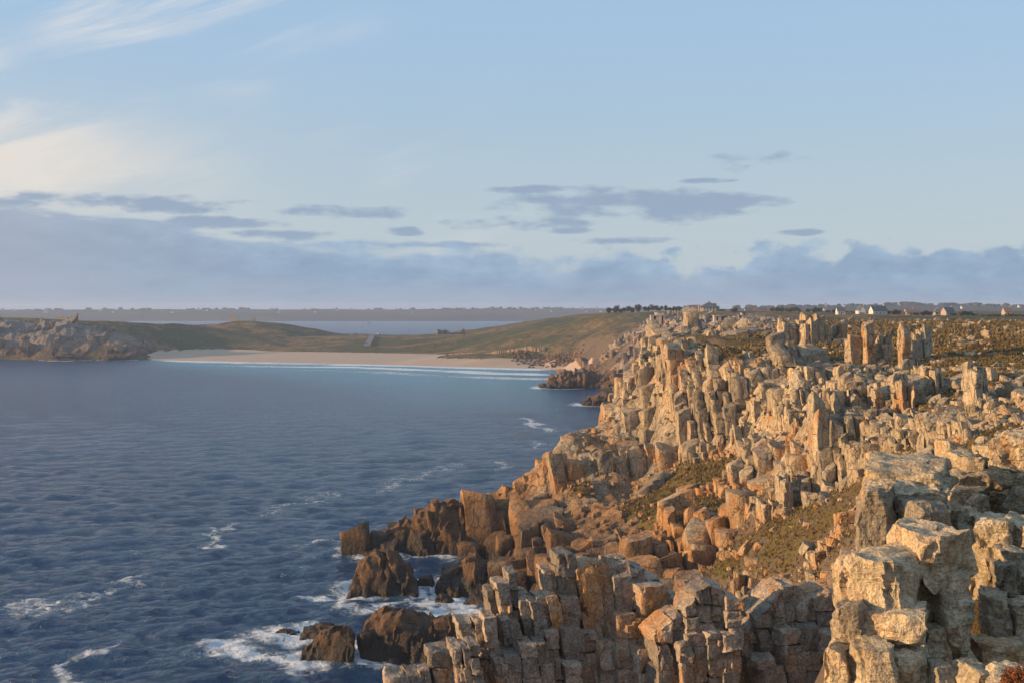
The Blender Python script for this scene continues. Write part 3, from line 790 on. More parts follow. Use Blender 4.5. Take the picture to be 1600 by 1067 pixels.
# pyramid-topped buttress
for a in [(1020, 1048, 984, B_, 90, (1006, 1040), .9), (1045, 1068, 964, B_, 90.2, (990, 1020, 1055), .9), (1066, 1090, 944, 1010, 90.4, (966, 990), .9), (1088, 1113, 921, 1000, 90.8, (948, 975), .7), (1110, 1134, 918, 1000, 91, (945, 972), -.4),
          (1131, 1155, 934, 1010, 91, (958, 984), -.6), (1080, 1108, 990, B_, 89.4, (1008, 1030, 1060), .2), (1106, 1130, 988, B_, 89.4, (1005, 1028, 1058), 0), (1128, 1160, 990, B_, 89.6, (1015, 1050), 0), (1062, 1084, 1005, B_, 89.2, (1035,), .2)]:
    fcol(*a[:5], cuts=a[5], depth=3.2, lean=-0.06, topslope=a[6]*.8, wob=.09)
    FC[-(len(a[5])+1)] = 1.0
# back wall in the shade
for a in [(1156, 1184, 976, B_, 94, (1000, 1030), .8), (1182, 1206, 952, B_, 94.2, (985, 1020, 1050), .9), (1203, 1230, 930, B_, 94.4, (960, 990, 1030), .8), (1226, 1252, 917, 1010, 94.6, (945, 975), .3), (1248, 1275, 936, 1010, 95, (965,), .5), (1272, 1300, 926, 1010, 95.2, (950, 980), .5),
          (1296, 1320, 945, B_, 95.6, (975, 1010), -.4), (1225, 1256, 985, B_, 93.4, (1012, 1045), .1), (1254, 1290, 980, B_, 93.2, (1020, 1050), .2), (1286, 1325, 990, B_, 93, (1030,), 0), (1184, 1226, 1030, B_, 92, (1050,), .3), (1310, 1350, 960, B_, 96, (1000,), 0)]:
    fcol(*a[:5], cuts=a[5], depth=3.4, lean=-0.08, topslope=a[6]*.8, rot=18, wob=.09)
    FC[-(len(a[5])+1)] = 1.0
emit_blocks(np.array(FB), crag, M['wall_rock'], 'rock_column', 290, nlod=(2, 5, 9, 13), thr=(0, 1, 30, 110), amp=0.05, chip=0.06, chips=10, fine=0.36, top=np.array(FC), step=0.07)
# solid core behind the joints so that no light leaks through
core = []
for u0, u1, vt, y0, y1 in ((680, 800, 1050, 93.5, 99), (760, 910, 965, 96, 101), (900, 1050, 960, 98, 103), (1030, 1165, 985, 93.5, 100), (1150, 1330, 985, 97, 104)):
    x0, _, z = at(u0, vt, y0); x1 = at(u1, vt, y0)[0]
    core.append(box_corners(x0, x1, y0, y1, 2, z))
V, Q = block_verts(np.array(core), 8, 6, 0.2, 0.05)
o = mesh_np('crag_core', (V.reshape(-1, 3)-np.array(crag.location)), (Q[None]+(np.arange(len(core))*V.shape[1])[:, None, None]).reshape(-1, 4), M['wall_rock'], crag, True, None, {'tint': np.full(V.shape[0]*V.shape[1], .3)})
o['kind'] = 'stuff'

# ------------------------------------------------------------------ rough outcrop close to the camera
outcrop = empty('near_outcrop', (16, 45, 48)); tag(outcrop, kind='structure')
GB, GT = [], []
def grock(u0, u1, v0, v1, y, d=3.5, rot=9, lean=-0.05, ts=0.0, tw=0.0):
    d = d*0.55; v1 += 12; um = (u0+u1)/2
    if um < 1436 or um > 1535: rot = -17
    elif v0 > 830: rot = 13
    r = np.random.default_rng(int(u0*3+v0)); ra = math.radians(rot+r.normal(0, 6)); ca, sa = math.cos(ra), math.sin(ra)
    X0, _, zt = at(u0, v0, y); X1 = at(u1, v0, y)[0]; zb = at(u0, v1, y)[2]; W = X1-X0
    cor = np.zeros((8, 3))
    for m, (a, b) in enumerate(((0, 0), (W, 0), (W, d), (0, d))):
        for lev, zz in ((0, zb), (4, zt)):
            k = 1-(0.10*r.random() if lev else 0)
            cor[m+lev] = (X0+W/2+((a-W/2)*ca-b*sa)*k+lean*(zz-zt), y+(a-W/2)*sa+b*ca, zz+(ts*(a/W-.5)*W+r.normal(0, .06)*(zt-zb) if lev else r.normal(0, .04)*(zt-zb)))
    GB.extend(fit([cor], u0-9, u1+9, False))
for a in [(1386, 1516, 838, 905, 40.2, 6), (1432, 1516, 890, 1015, 39.6, 7), (1420, 1492, 995, 1090, 39.2, 6), (1326, 1452, 876, 975, 39.0, 6), (1312, 1360, 888, 965, 39.8, 5), (1340, 1448, 955, 1040, 38.5, 6),
          (1302, 1362, 945, 1030, 38.8, 5), (1290, 1340, 1010, 1120, 38.0, 5), (1325, 1400, 1020, 1130, 37.4, 5), (1388, 1450, 1025, 1130, 37.6, 5),
          # tower behind
          (1342, 1400, 766, 915, 47, 7), (1362, 1476, 735, 768, 49, 8), (1356, 1478, 760, 796, 48.4, 8), (1380, 1482, 786, 900, 48.0, 8), (1396, 1480, 790, 828, 46.4, 5), (1425, 1486, 812, 860, 47.2, 5),
          # ledges to the right
          (1464, 1504, 690, 772, 60, 5), (1484, 1535, 712, 748, 56, 5), (1528, 1580, 700, 742, 57, 5), (1468, 1560, 744, 768, 55, 5), (1550, 1604, 738, 775, 55.5, 5), (1464, 1542, 768, 800, 53.5, 4.5), (1500, 1545, 775, 815, 52.5, 4),
          (1538, 1606, 770, 815, 54, 6), (1468, 1512, 796, 850, 50.5, 4), (1505, 1548, 806, 860, 50, 4), (1556, 1640, 684, 722, 52, 5), (1552, 1600, 718, 752, 52, 4), (1596, 1660, 716, 780, 52, 5), (1575, 1660, 768, 850, 51, 6),
          # pale slab in the gap
          (1496, 1578, 850, 930, 46, 8), (1504, 1556, 915, 1060, 46.4, 8),
          # lit rocks at the right edge
          (1530, 1580, 814, 850, 46, 4.5), (1568, 1640, 816, 880, 45.6, 5), (1558, 1602, 866, 905, 44, 3.5), (1554, 1590, 886, 940, 43, 3), (1588, 1660, 880, 950, 44, 4), (1536, 1578, 926, 1020, 42, 3.5), (1574, 1608, 940, 1030, 41.8, 3.5), (1600, 1680, 940, 1040, 42.4, 4),
          (1522, 1600, 1014, 1066, 40, 4), (1590, 1680, 1016, 1070, 40.4, 4), (1446, 1500, 1046, 1110, 37, 3), (1490, 1560, 1050, 1110, 36.4, 3), (1545, 1620, 1056, 1120, 35.6, 3), (1460, 1530, 1030, 1090, 39.5, 3)]:
    grock(*a)
emit_blocks(np.array(GB), outcrop, M['near_rock'], 'rock_mass', 200, nlod=(6, 10, 18, 26), thr=(0, 1, 60, 220), amp=0.055, chip=0.17, chips=14, fine=0.42, freq=1.4, step=0.05)
GN = Grid([(-60, -80, 40), (-20, -80, 52), (60, -80, 58), (-12, -10, 50), (-4, -4, 57), (0, 0, 58.2), (6, 6, 57.4), (30, 0, 58.4), (80, 0, 58), (80, 40, 54), (80, 95, 47), (10, 22, 50.0), (22, 24, 50.5), (12, 30, 47), (20, 34, 48), (11, 36, 44), (13, 38, 45.4), (16, 42, 46.4), (20, 42, 47), (30, 42, 47),
           (14, 48, 47), (20, 52, 51.2), (30, 52, 52.4), (24, 62, 50.5), (36, 62, 52), (16, 58, 46), (22, 72, 45), (40, 95, 42), (8, 38, 36), (5, 30, 40), (0, 15, 46), (-10, 10, 40), (10, 60, 30), (16, 80, 28), (-60, 95, -6), (-60, 20, 10), (0, 95, -4), (14, 95, 2), (22, 95, 10), (30, 95, 24), (8, 75, 8), (0, 60, 6), (0, 40, 20)], -20, 80, -60, 92, 0.8, 2)
gx = n2(GN.gx, GN.gy, 0.5, 3, 3)*0.35
o = GN.surface('outcrop_ground', M['turf'], -0.15, (GN.gx > 5) | (GN.gy < 12), gx); tag(o, kind='structure')

# ------------------------------------------------------------------ far land: bay, beach, headland, hills
LP = []
def lp(rows, r=-1.0):
    for t in rows:
        x, yy, z = at(*t[:3]); LP.append((x, yy, z, t[3] if len(t) > 3 else r))
def wl(u, v): return (u, v, CAMZ*FPX/(v-HOR))
shore = [wl(*t) for t in ((905, 579), (850, 576), (700, 572.5), (600, 569.5), (450, 566.5), (300, 563.5), (230, 562), (150, 562), (60, 562), (0, 561.5), (-90, 561), (-200, 561))]
lp(shore)
for u, v, y in shore:
    x, yy, z = at(u, v, y); LP.append((x, yy-60, -5.5, -1)); LP.append((x, yy-350, -6, -1))
lp([(1024, 502, 900, .2), (1045, 503, 850, .2), (1110, 502, 790, 0), (1155, 501, 810, 0)])
lp([(905, 590, 1000, .4), (908, 575, 1050, .3), (930, 577, 985, .8), (930, 560, 1050, .3), (900, 556, 1150), (960, 542, 1000, .5), (1000, 562, 800, 1), (1000, 532, 900, .6), (1040, 547, 650, 1), (1060, 522, 750, .4),
    (1010, 502, 1000, .1), (980, 512, 1050, .1), (940, 522, 1150, -.6), (1000, 490.5, 1300), (950, 488, 1400), (1080, 499, 900, .1), (1080, 487, 1300), (1150, 496, 900, -.2), (1150, 507, 650, .2), (1250, 490, 1100), (1400, 493, 900), (1500, 493, 900),
    (1600, 491, 1000), (1400, 488, 1500), (1250, 487, 1500), (1700, 492, 900), (1250, 505, 520), (1450, 502, 550), (1620, 507, 480), (1100, 522, 450, .3),
    (900, 497, 1450), (850, 508, 1500), (800, 516, 1600), (750, 521, 1800), (700, 525, 1900), (650, 524, 2000), (600, 524.5, 2050), (550, 523, 2050), (850, 540, 1300), (800, 545, 1350), (700, 546, 1500), (600, 545, 1550), (900, 530, 1280),
    (700, 552.5, 1430), (850, 556, 1300), (845, 563, 1265), (600, 550, 1480), (450, 548.5, 1520), (300, 549, 1560), (270, 541, 1600), (1600, 487, 1800), (1200, 485.5, 2000), (1700, 487, 2300), (1000, 486, 2300), (905, 490, 1900)])
# rocky arm and coast towards it
lp([(860, 606, 912, .8), (935, 607, 908, 1), (985, 610, 885, 1), (960, 575, 900, 1), (1000, 585, 850, 1), (935, 597, 912, .8)])
for x, y, z in ((20, 880, -6), (70, 860, -6), (95, 820, -5), (60, 760, -6), (80, 740, -4), (60, 640, -6), (40, 560, -6), (30, 450, -6), (20, 380, -6), (0, 1000, -6), (40, 960, -6), (60, 960, -3), (110, 800, 8), (100, 740, 8), (92, 660, 12), (70, 580, 15), (60, 480, 18), (50, 400, 15),
                (130, 380, 40), (400, 380, 45), (1400, 380, 40), (1400, 2350, 50), (600, 2350, 52), (200, 2350, 45), (130, 2350, -6), (-300, 2250, -6), (-700, 2250, -6), (50, 2200, -6), (-120, 2200, -6), (-700, 380, -6), (0, 380, -6), (-300, 2100, 2), (-700, 1700, 30), (-700, 1900, 10), (-500, 2100, 2)):
    LP.append((x, y, z, 0.3 if y < 900 else -1))
# headland on the left
lp([(0, 508, 1450, .9), (50, 494, 1490, -.6), (62, 530, 1435, .6), (68, 524, 1425, 1), (100, 510, 1442, .9), (150, 514, 1446, .9), (190, 537, 1432, .9), (215, 550, 1424, .6), (110, 498, 1600), (190, 501, 1650), (300, 507, 1750), (250, 532, 1560, -.6),
    (330, 521, 1800), (375, 498.5, 1950), (430, 501, 1980), (500, 513, 2000), (525, 523, 2000), (350, 511, 1900), (450, 526, 1850), (450, 541, 1650), (300, 531, 1650), (0, 497, 1600), (-150, 502, 1500, .3), (-150, 500, 1650), (30, 553, 1424, 1), (110, 552, 1418, 1), (170, 556, 1414, 1), (0, 540, 1436, 1)])
GL = Grid(LP, -700, 1400, 380, 2350, 6.0, 1)
sandy = (GL.d[..., 0] < 5.6)
ul = 800+FPX*GL.gx/GL.gy
vl = HOR-(GL.d[..., 0]-CAMZ)/GL.gy*FPX
beachm = sandy & (ul > 238) & (ul < 925) & (GL.gy > 1000) & (GL.gy < 1700) & (GL.d[..., 0] > -4)
bump_l = n2(GL.gx, GL.gy, 0.012, 4, 4)*2.2+n2(GL.gx, GL.gy, 0.05, 8, 3)*0.8
bump_l = bump_l*np.clip((GL.d[..., 0]-5)/8, 0, 1)
M['land'] = turf_material('heath', 0.10, [(0.090, 0.072, 0.034), (0.270, 0.180, 0.075), (0.070, 0.056, 0.028), (0.060, 0.075, 0.028)])
M['sand'] = plain('sand', (0.40, 0.285, 0.195), 0.85, 0.14, 0.05)
land = GL.surface('coastal_land', M['land'], -1.0, ~beachm & ((GL.gy > 560) | (GL.gx > 330)), bump_l-1.5*np.clip(GL.d[..., 1], 0, 1)); tag(land, kind='structure')
beach = GL.surface('beach', M['sand'], 0.1, beachm, -0.0*bump_l); tag(beach, kind='structure')

far_cliff = empty('far_cliff', (80, 800, 0)); tag(far_cliff, kind='structure')
HL = lambda x, y: GL(x, y, 0); RL = lambda x, y: GL(x, y, 1)
c2, t2 = column_field(HL, RL, (20, 330, 440, 1010), lambda x, y: min(max(0.0055*y, 2.6), 5.5), math.radians(10), (-0.08, 0.02), 31, (850, 1700, 470, 640), 2.4, 0.3, zfloor=-3, steps=(0.8, 2.2), maxdrop=45, vary=0.4, tilt=0.3, crot=12)
rr = GL(c2[:, :4, 0].mean(1), c2[:, :4, 1].mean(1), 1)
c2, t2 = c2[(rr > -0.35)], t2[(rr > -0.35)]
emit_blocks(c2, far_cliff, M['far_rock'], 'rock_block', 280, t2, amp=0.07, chip=0.22, top=np.array(CHIP)[rr > -0.35], step=0.05, chips=6, nlod=(1, 2, 3, 5))
def far_bedrock(name, x0, x1, y0, y1, st, w, amp, mat, seed, drop=0.0):
    bx, by = np.meshgrid(np.arange(x0, x1, st), np.arange(y0, y1, st)); z = GL(bx, by); r = GL(bx, by, 1)
    cg = craggy(bx, by, w, seed); z = np.where(r > 0.0, z+amp*cg-drop, z-6)
    ids = np.arange(bx.size).reshape(bx.shape); Q = np.stack([ids[:-1, :-1], ids[:-1, 1:], ids[1:, 1:], ids[1:, :-1]], -1).reshape(-1, 4)
    V = np.stack([bx+0.3*amp*cg, by, z], -1).reshape(-1, 3); keep = ((z > -2.5) & (r > -0.05)).ravel(); Q = Q[keep[Q].any(1)]
    used = np.unique(Q); re = np.full(len(V), -1); re[used] = np.arange(len(used))
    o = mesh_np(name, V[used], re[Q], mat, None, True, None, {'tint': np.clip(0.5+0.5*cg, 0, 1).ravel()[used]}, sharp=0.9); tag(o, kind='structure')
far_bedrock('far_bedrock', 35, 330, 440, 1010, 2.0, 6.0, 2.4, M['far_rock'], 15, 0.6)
far_bedrock('headland_bedrock', -700, -400, 1398, 1530, 1.6, 8.0, 3.0, M['head_rock'], 16, -0.8)
head_cliff = empty('headland_cliff', (-560, 1440, 0)); tag(head_cliff, kind='structure')
c3, t3 = column_field(HL, RL, (-690, -400, 1400, 1520), lambda x, y: 7.0, math.radians(10), (-0.03, 0.02), 41, (-60, 260, 470, 580), 3.0, 0.10, zfloor=-3, steps=(1.6, 4.0), maxdrop=60, tilt=0.25, crot=6, ctilt=0.3, sup=1.8, wts=(0.3, 0.4, 0.3))
rr = GL(c3[:, :4, 0].mean(1), c3[:, :4, 1].mean(1), 1)
c3 = c3-np.array([0, 0, 2.2])
emit_blocks(c3[rr > 0.1], head_cliff, M['head_rock'], 'rock_block', 280, t3[rr > 0.1], amp=0.09, chip=0.22, top=0.6*np.array(CHIP)[rr > 0.1], step=0.09, chips=7, nlod=(1, 2, 3, 5))

# ------------------------------------------------------------------ rocks standing in the sea
def sea_rock(prof, vb, depth, cell, label, seed, mat='sea_rock', cat='sea rock', name='sea_rock', group=None, n=(2, 3, 5, 7), rot=12):
    """prof: outline of the top as (u, v) pairs, vb: row of the waterline"""
    y = CAMZ*FPX/(vb-HOR)
    P = np.array(prof, float); X = (P[:, 0]-800)/FPX*y; Z = CAMZ-(P[:, 1]-HOR)/FPX*y
    cx = (X[0]+X[-1])/2
    yc = y+depth*0.5
    def H(x, yy):
        k = np.clip(1-np.abs((np.asarray(yy)-yc)/(depth*0.62))**3, 0, 1)
        zz = np.interp(x, X, Z, left=-4, right=-4)
        return np.where(k > 0.05, zz*k-0.4*(1-k), -4)
    root = empty(name, (cx, yc, 0)); tag(root, label, cat, group)
    r = np.random.default_rng(seed); L = X[-1]-X[0]; hmax = Z.max()
    gx_, gy_ = np.meshgrid(np.linspace(X[0]-1.0, X[-1]+1.0, 70), np.linspace(y-1.0, y+depth+1.0, 44))
    t = np.clip(np.abs((gy_-yc)/(depth*0.56)), 0, 1.3)
    e_ = np.clip(np.minimum(gx_-X[0], X[-1]-gx_)/(0.06*L+0.2), -1, 1)
    cg = craggy(gx_, gy_, cell*0.8, seed)
    zz = np.maximum(np.interp(gx_, X, Z), 0.25)*(1.04-np.clip(t, 0, 1)**3.2)*np.clip(0.6+0.4*e_, 0, 1)+cg*min(0.55*cell, 0.16*hmax+0.25)-2.6*np.clip(t-0.93, 0, 1)*3-2.0*np.clip(-e_, 0, 1)
    V = np.stack([gx_+0.25*cell*n2(gx_, zz, 0.6, seed, 2), gy_+0.35*cell*n2(gx_, zz, 0.5, seed+4, 2), np.maximum(zz, -2.5)], -1).reshape(-1, 3)-np.array([cx, yc, 0])
    ids = np.arange(gx_.size).reshape(gx_.shape)
    Q = np.stack([ids[:-1, :-1], ids[:-1, 1:], ids[1:, 1:], ids[1:, :-1]], -1).reshape(-1, 4)
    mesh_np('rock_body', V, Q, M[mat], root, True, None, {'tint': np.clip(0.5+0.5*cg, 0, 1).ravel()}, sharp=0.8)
    nb = int(np.clip(L/cell*1.1, 2, 12)); C = []
    for k in range(nb):
        xm = X[0]+L*(k+r.uniform(0.25, 0.75))/nb; w_ = cell*r.uniform(0.5, 0.95); zt = float(np.interp(xm, X, Z))*r.uniform(0.72, 1.04); yy = yc+depth*r.uniform(-0.42, 0.15)
        a_ = math.radians(rot+r.normal(0, 10)); c = box_corners(-w_/2, w_/2, -w_*.6, w_*.6, -2.5, max(zt, 0.4))
        c[:, :2] = c[:, :2]@np.array([[math.cos(a_), math.sin(a_)], [-math.sin(a_), math.cos(a_)]]); c[4:, 0] -= 0.06*zt; C.append(c+np.array([xm, yy, 0]))
    emit_blocks(np.array(C), root, M[mat], 'rock_block', 40, r.uniform(.2, .9, nb), nlod=n, thr=(0, 1, 20, 80), amp=0.07, chip=0.2, chips=10, fine=0.2, top=np.ones(nb), step=0.09)
    FOAM.append((cx, yc, (X[-1]-X[0])/2, depth*0.62))
    return root
FOAM = []
sea_rock([(544, 930), (550, 915), (556, 895), (570, 882), (585, 876), (606, 866), (618, 872), (622, 886), (636, 892), (640, 912), (650, 928)], 931, 12, 3.2, 'tall dark brown sea stack with a squared pillar on its crest', 51)
sea_rock([(558, 1015), (562, 996), (578, 978), (600, 968), (625, 961), (650, 967), (676, 970), (680, 980), (700, 974), (708, 980), (712, 1005), (716, 1020)], 1030, 10, 2.6, 'long low slabby brown sea rock with vertical joints', 52)
sea_rock([(470, 1022), (480, 1018), (492, 1005), (505, 990), (530, 986), (545, 996), (552, 1018), (553, 1030)], 1034, 6, 2.0, 'rounded dark wave-washed rock with foam around its seaward end', 53)
sea_rock([(466, 996), (474, 986), (500, 984), (520, 986), (545, 992)], 1000, 4, 1.6, 'flat dark ledge awash beside the rounded wave-washed rock', 54)
sea_rock([(488, 982), (500, 976), (518, 976), (522, 984)], 985, 3, 1.4, 'small flat black ledge behind the wave-washed rocks', 55)
sea_rock([(430, 990), (440, 985), (452, 985), (464, 991)], 992, 2.5, 1.2, 'outermost small black skerry barely above the foam', 56)
sea_rock([(653, 921), (658, 904), (668, 901), (674, 906), (677, 921)], 922, 4, 1.8, 'small squarish black rock standing between the stack and the cliff', 57)
sea_rock([(682, 922), (690, 908), (704, 903), (718, 896), (726, 880), (742, 877), (752, 886), (764, 892), (772, 905), (778, 925)], 928, 14, 3.2, 'brown humped rock at the foot of the cliff', 58)
sea_rock([(678, 940), (685, 930), (698, 930), (708, 942)], 943, 3, 1.3, 'small black boulder splashed by a breaking wave', 59)
sea_rock([(725, 945), (735, 937), (752, 934), (765, 936), (774, 944)], 946, 4, 1.5, 'low black rock awash below the crag columns', 60)
sea_rock([(574, 848), (584, 841), (600, 838), (606, 846)], 850, 4, 1.8, 'thin black reef finger at the tip of the promontory', 61)
sea_rock([(566, 861), (590, 851), (610, 838), (640, 816), (660, 803), (690, 798), (730, 792)], 866, 12, 3.2, 'dark tapering toe of the promontory running into the surf', 65)
sea_rock([(855, 604), (857, 590), (866, 588), (872, 592), (876, 579), (890, 577), (900, 582), (912, 578), (925, 585), (936, 590), (944, 600), (946, 606)], 607, 26, 6, 'dark rocky arm reaching into the bay before the beach', 62, 'far_rock')
sea_rock([(913, 632), (920, 622), (932, 618), (945, 613), (956, 614), (966, 620), (985, 630)], 634, 20, 5, 'low brown reef off the far cove', 63, 'far_rock')
sea_rock([(843, 606), (848, 602), (853, 605)], 606, 8, 3, 'tiny dark rock at the end of the rocky arm', 64, 'far_rock')

# ------------------------------------------------------------------ the sea
def build_sea():
    t = np.concatenate([np.linspace(-1.6, -0.37, 30), np.linspace(-0.362, 0.125, 500), np.linspace(0.14, 1.6, 30)])
    vr = np.linspace(1110, 556, 430); yr = CAMZ*FPX/(vr-HOR)
    ys = np.concatenate([[-100, -40, 20, 80, 130, 160], yr, np.geomspace(yr[-1]*1.02, 13000, 70)])
    T, Y = np.meshgrid(t, ys); X = T*(Y+300)
    Z = np.zeros_like(X)
    r = np.random.default_rng(77)
    fade = np.clip(1.15-Y/1500, 0, 1)*np.clip((Y-90)/80, 0, 1)
    wob = [n2(X, Y, 0.02, 60+k, 1) for k in range(3)]
    for k in range(34):
        lam = 2.6*(1.065**k); a = 0.0135*lam**0.76
        th = math.radians(-62+r.normal(0, 42)); kx, ky = math.cos(th)*2*math.pi/lam, math.sin(th)*2*math.pi/lam
        ph = r.uniform(0, 6.28)
        w = kx*X+ky*Y+ph+0.8*wob[k % 3]
        cell = np.maximum(0.0008*(Y+300), Y*Y*1.3/(CAMZ*FPX))
        Z += a*np.sin(w)*np.clip(lam/(cell*2.2)-1, 0, 1)
    Z *= fade*0.9
    # foam and shallows
    foam = np.zeros_like(X)
    def dist_field(G, thr):
        d = np.where(G.d[..., 0] > thr, 0.0, 70.0)
        for _ in range(60):
            q = np.pad(d, 1, mode='edge')
            d = np.minimum(d, np.minimum(np.minimum(q[:-2, 1:-1], q[2:, 1:-1]), np.minimum(q[1:-1, :-2], q[1:-1, 2:]))+1)
            d = np.minimum(d, np.minimum(np.minimum(q[:-2, :-2], q[2:, 2:]), np.minimum(q[2:, :-2], q[:-2, 2:]))+1.41)
        return d*G.res
    def samp(G, D, x, y):
        i = np.clip(((x-G.x0)/G.res).astype(int), 0, G.nx-1); j = np.clip(((y-G.y0)/G.res).astype(int), 0, G.ny-1)
        return D[j, i]
    d1 = samp(GM, dist_field(GM, -0.5), X, Y); d1 = np.where((X > -59) & (X < 300) & (Y > 120) & (Y < 600), d1, 60)
    foam = np.maximum(foam, np.clip(1-d1/9, 0, 1)*0.8)
    D2 = dist_field(GL, -0.5); d2 = samp(GL, D2, X, Y); d2 = np.where((X > -690) & (X < 1300) & (Y > 560) & (Y < 2300), d2, 400)
    u = 800+FPX*X/np.maximum(Y, 1)
    bay = np.clip((u-215)/60, 0, 1)*np.clip((900-u)/60, 0, 1)*((Y > 700) & (Y < 1500))
    su = np.array([t_[0] for t_ in shore])[::-1]; sy = np.array([t_[2] for t_ in shore])[::-1]
    db = np.interp(u, su, sy)-Y
    bw = np.where(db > -60, np.clip(np.abs(db), 0, 1e4), 1e4); wid = np.interp(u, [215, 400, 650, 900], [90, 160, 270, 320])
    surf = bay*np.clip(1.3-bw/wid, 0, 1)*np.clip(0.70+0.55*np.sin(bw*0.075+1.0+2.4*n2(X, Y*2, 0.006, 5, 3)), 0, 1)*np.clip(0.95+0.5*n2(X, Y*2.5, 0.012, 15, 2), 0.3, 1.1)
    surf = np.maximum(surf, bay*np.clip(1.25-bw/26, 0, 1))
    foam = np.maximum(foam, surf)
    foam = np.maximum(foam, np.clip(1-d2/14, 0, 1)*0.75*(1-bay))
    for cx, cy, rx, ry in FOAM:
        e = np.sqrt(((X-cx)/rx)**2+((Y-cy)/ry)**2)
        q = (e-1)*min(rx, ry)
        side = 0.68+0.42*np.clip((cx-X)/rx, -1, 1.2)
        w = 10.0 if cy < 400 else 16.0
        foam = np.maximum(foam, np.clip(1-q/w, 0, 1)*side*0.95)
    # drifting foam lines (plan polylines)
    jx = X+9*n2(X, Y, 0.06, 31, 4); jy = Y+13*n2(X, Y, 0.06, 37, 4)
    def streak(pts, w, s):
        nonlocal foam
        P = np.array([at(a, b, CAMZ*FPX/(b-HOR))[:2] for a, b in pts])
        best = np.full(X.shape, 1e9)
        for a, b in zip(P[:-1], P[1:]):
            d = b-a; L = d@d; tt = np.clip(((jx-a[0])*d[0]+(jy-a[1])*d[1])/L, 0, 1)
            best = np.minimum(best, np.hypot(jx-a[0]-tt*d[0], jy-a[1]-tt*d[1]))
        foam = np.maximum(foam, np.clip(1.05-best/(1.9*w), 0, 1)*min(1.0, s*1.12))
    streak([(-20, 974), (60, 960), (130, 938), (210, 908)], 3.4, .62)
    streak([(130, 1020), (150, 1030), (170, 1055)], 3.4, .68)
    streak([(318, 858), (345, 845), (325, 832), (372, 818)], 3.6, .62)
    streak([(190, 872), (225, 858)], 3.4, .5)
    streak([(390, 808), (480, 785), (600, 762), (720, 722)], 5.0, .56)
    streak([(820, 655), (835, 665), (862, 672)], 4.5, .72); streak([(828, 700), (845, 688)], 6, .55); streak([(790, 732), (800, 722)], 6, .55); streak([(712, 782), (728, 770)], 6, .55)
    streak([(486, 856), (560, 850), (600, 862), (700, 874)], 5, .62); streak([(470, 884), (540, 878)], 4, .48); streak([(400, 1010), (440, 1030), (470, 1030)], 7, .9)
    streak([(520, 930), (560, 945), (640, 940), (700, 955), (750, 950)], 5, .75); streak([(650, 925), (700, 930), (720, 945)], 6, .9); streak([(640, 895), (760, 890)], 5, .5); streak([(540, 985), (560, 1000)], 6, .85)
    streak([(680, 965), (760, 970)], 5, .5); streak([(560, 1035), (700, 1032)], 3.0, .4); streak([(300, 975), (370, 965)], 4, .3); streak([(860, 640), (900, 628)], 5, .4)
    shal = bay*np.clip(1.1-bw/(wid*2.0), 0, 1)
    V = np.stack([X, Y, Z], -1).reshape(-1, 3)
    ids = np.arange(X.size).reshape(X.shape)
    Q = np.stack([ids[:-1, :-1], ids[:-1, 1:], ids[1:, 1:], ids[1:, :-1]], -1).reshape(-1, 4)
    m, nt, N, b = new_mat('sea_water')
    geo = nd(nt, 'ShaderNodeNewGeometry'); pos = geo.outputs['Position']
    fo, sh = attr(nt, 'foam'), attr(nt, 'shallow')
    dist = N.step(N.sep(pos)[1], 150.0, 1300.0)
    deep = N.mix(N.step(N.noise(pos, 0.012, 3, 0.5), 0.35, 0.65), (0.007, 0.038, 0.100), (0.011, 0.048, 0.120))
    c = N.mix(N.math('MULTIPLY', sh, 0.85), deep, (0.07, 0.26, 0.36))
    fn = N.noise(N.vmul(pos, (1, .8, 1)), 0.55, 6, 0.68, 0.8)
    lace = N.noise(pos, 0.16, 4, 0.6, 1.2)
    fm = N.math('ADD', N.math('MULTIPLY_ADD', fo, 0.95, -1.0), N.math('ADD', N.math('MULTIPLY', fn, 1.15), N.math('MULTIPLY', lace, 0.55)))
    fm = N.math('MULTIPLY', N.step(fm, 0.34, 0.66), N.step(fo, 0.02, 0.2))
    c = N.mix(N.math('MULTIPLY', fm, 0.92), c, (0.88, 0.90, 0.92))
    # a few whitecaps and aerated water around the rocks
    aer = N.step(fo, 0.15, 0.9)
    c = N.mix(N.math('MULTIPLY', aer, 0.25), c, (0.16, 0.30, 0.40))
    nt.links.new(c, b.inputs['Base Color'])
    nt.links.new(N.math('ADD', N.math('MULTIPLY_ADD', fm, 0.65, 0.09), N.math('MULTIPLY', dist, 0.16)), b.inputs['Roughness'])   # unresolved wavelets far out
    b.inputs['IOR'].default_value = 1.33
    gust = N.noise(N.vmul(pos, (1, 0.6, 1)), 0.006, 4, 0.6, 0.8)
    nt.links.new(N.math('SUBTRACT', N.math('MULTIPLY_ADD', dist, -0.28, 0.50), N.math('MULTIPLY', N.math('SUBTRACT', gust, 0.5), 0.35)), b.inputs['Specular IOR Level'])   # wind-roughened patches
    w1 = N.noise(N.vmul(pos, (0.8, 1.0, 1)), 0.75, 6, 0.7, 0.2); w2 = N.noise(N.vmul(pos, (0.7, 1.3, 1)), 0.10, 4, 0.6, 0.5)
    w3 = N.noise(pos, 0.22, 3, 0.6, 0.3)
    h = N.math('ADD', N.math('MULTIPLY', w1, 0.55), N.math('MULTIPLY', w2, 0.25))
    h = N.math('ADD', h, N.math('MULTIPLY', w3, 1.0))
    h = N.math('ADD', h, N.math('MULTIPLY', fm, 0.25))
    bump(nt, N, h, 1.0, 2.3, b)
    o = mesh_np('sea', V, Q, m, None, True, None, {'foam': foam.ravel(), 'shallow': shal.ravel()})
    tag(o, kind='structure')
build_sea()
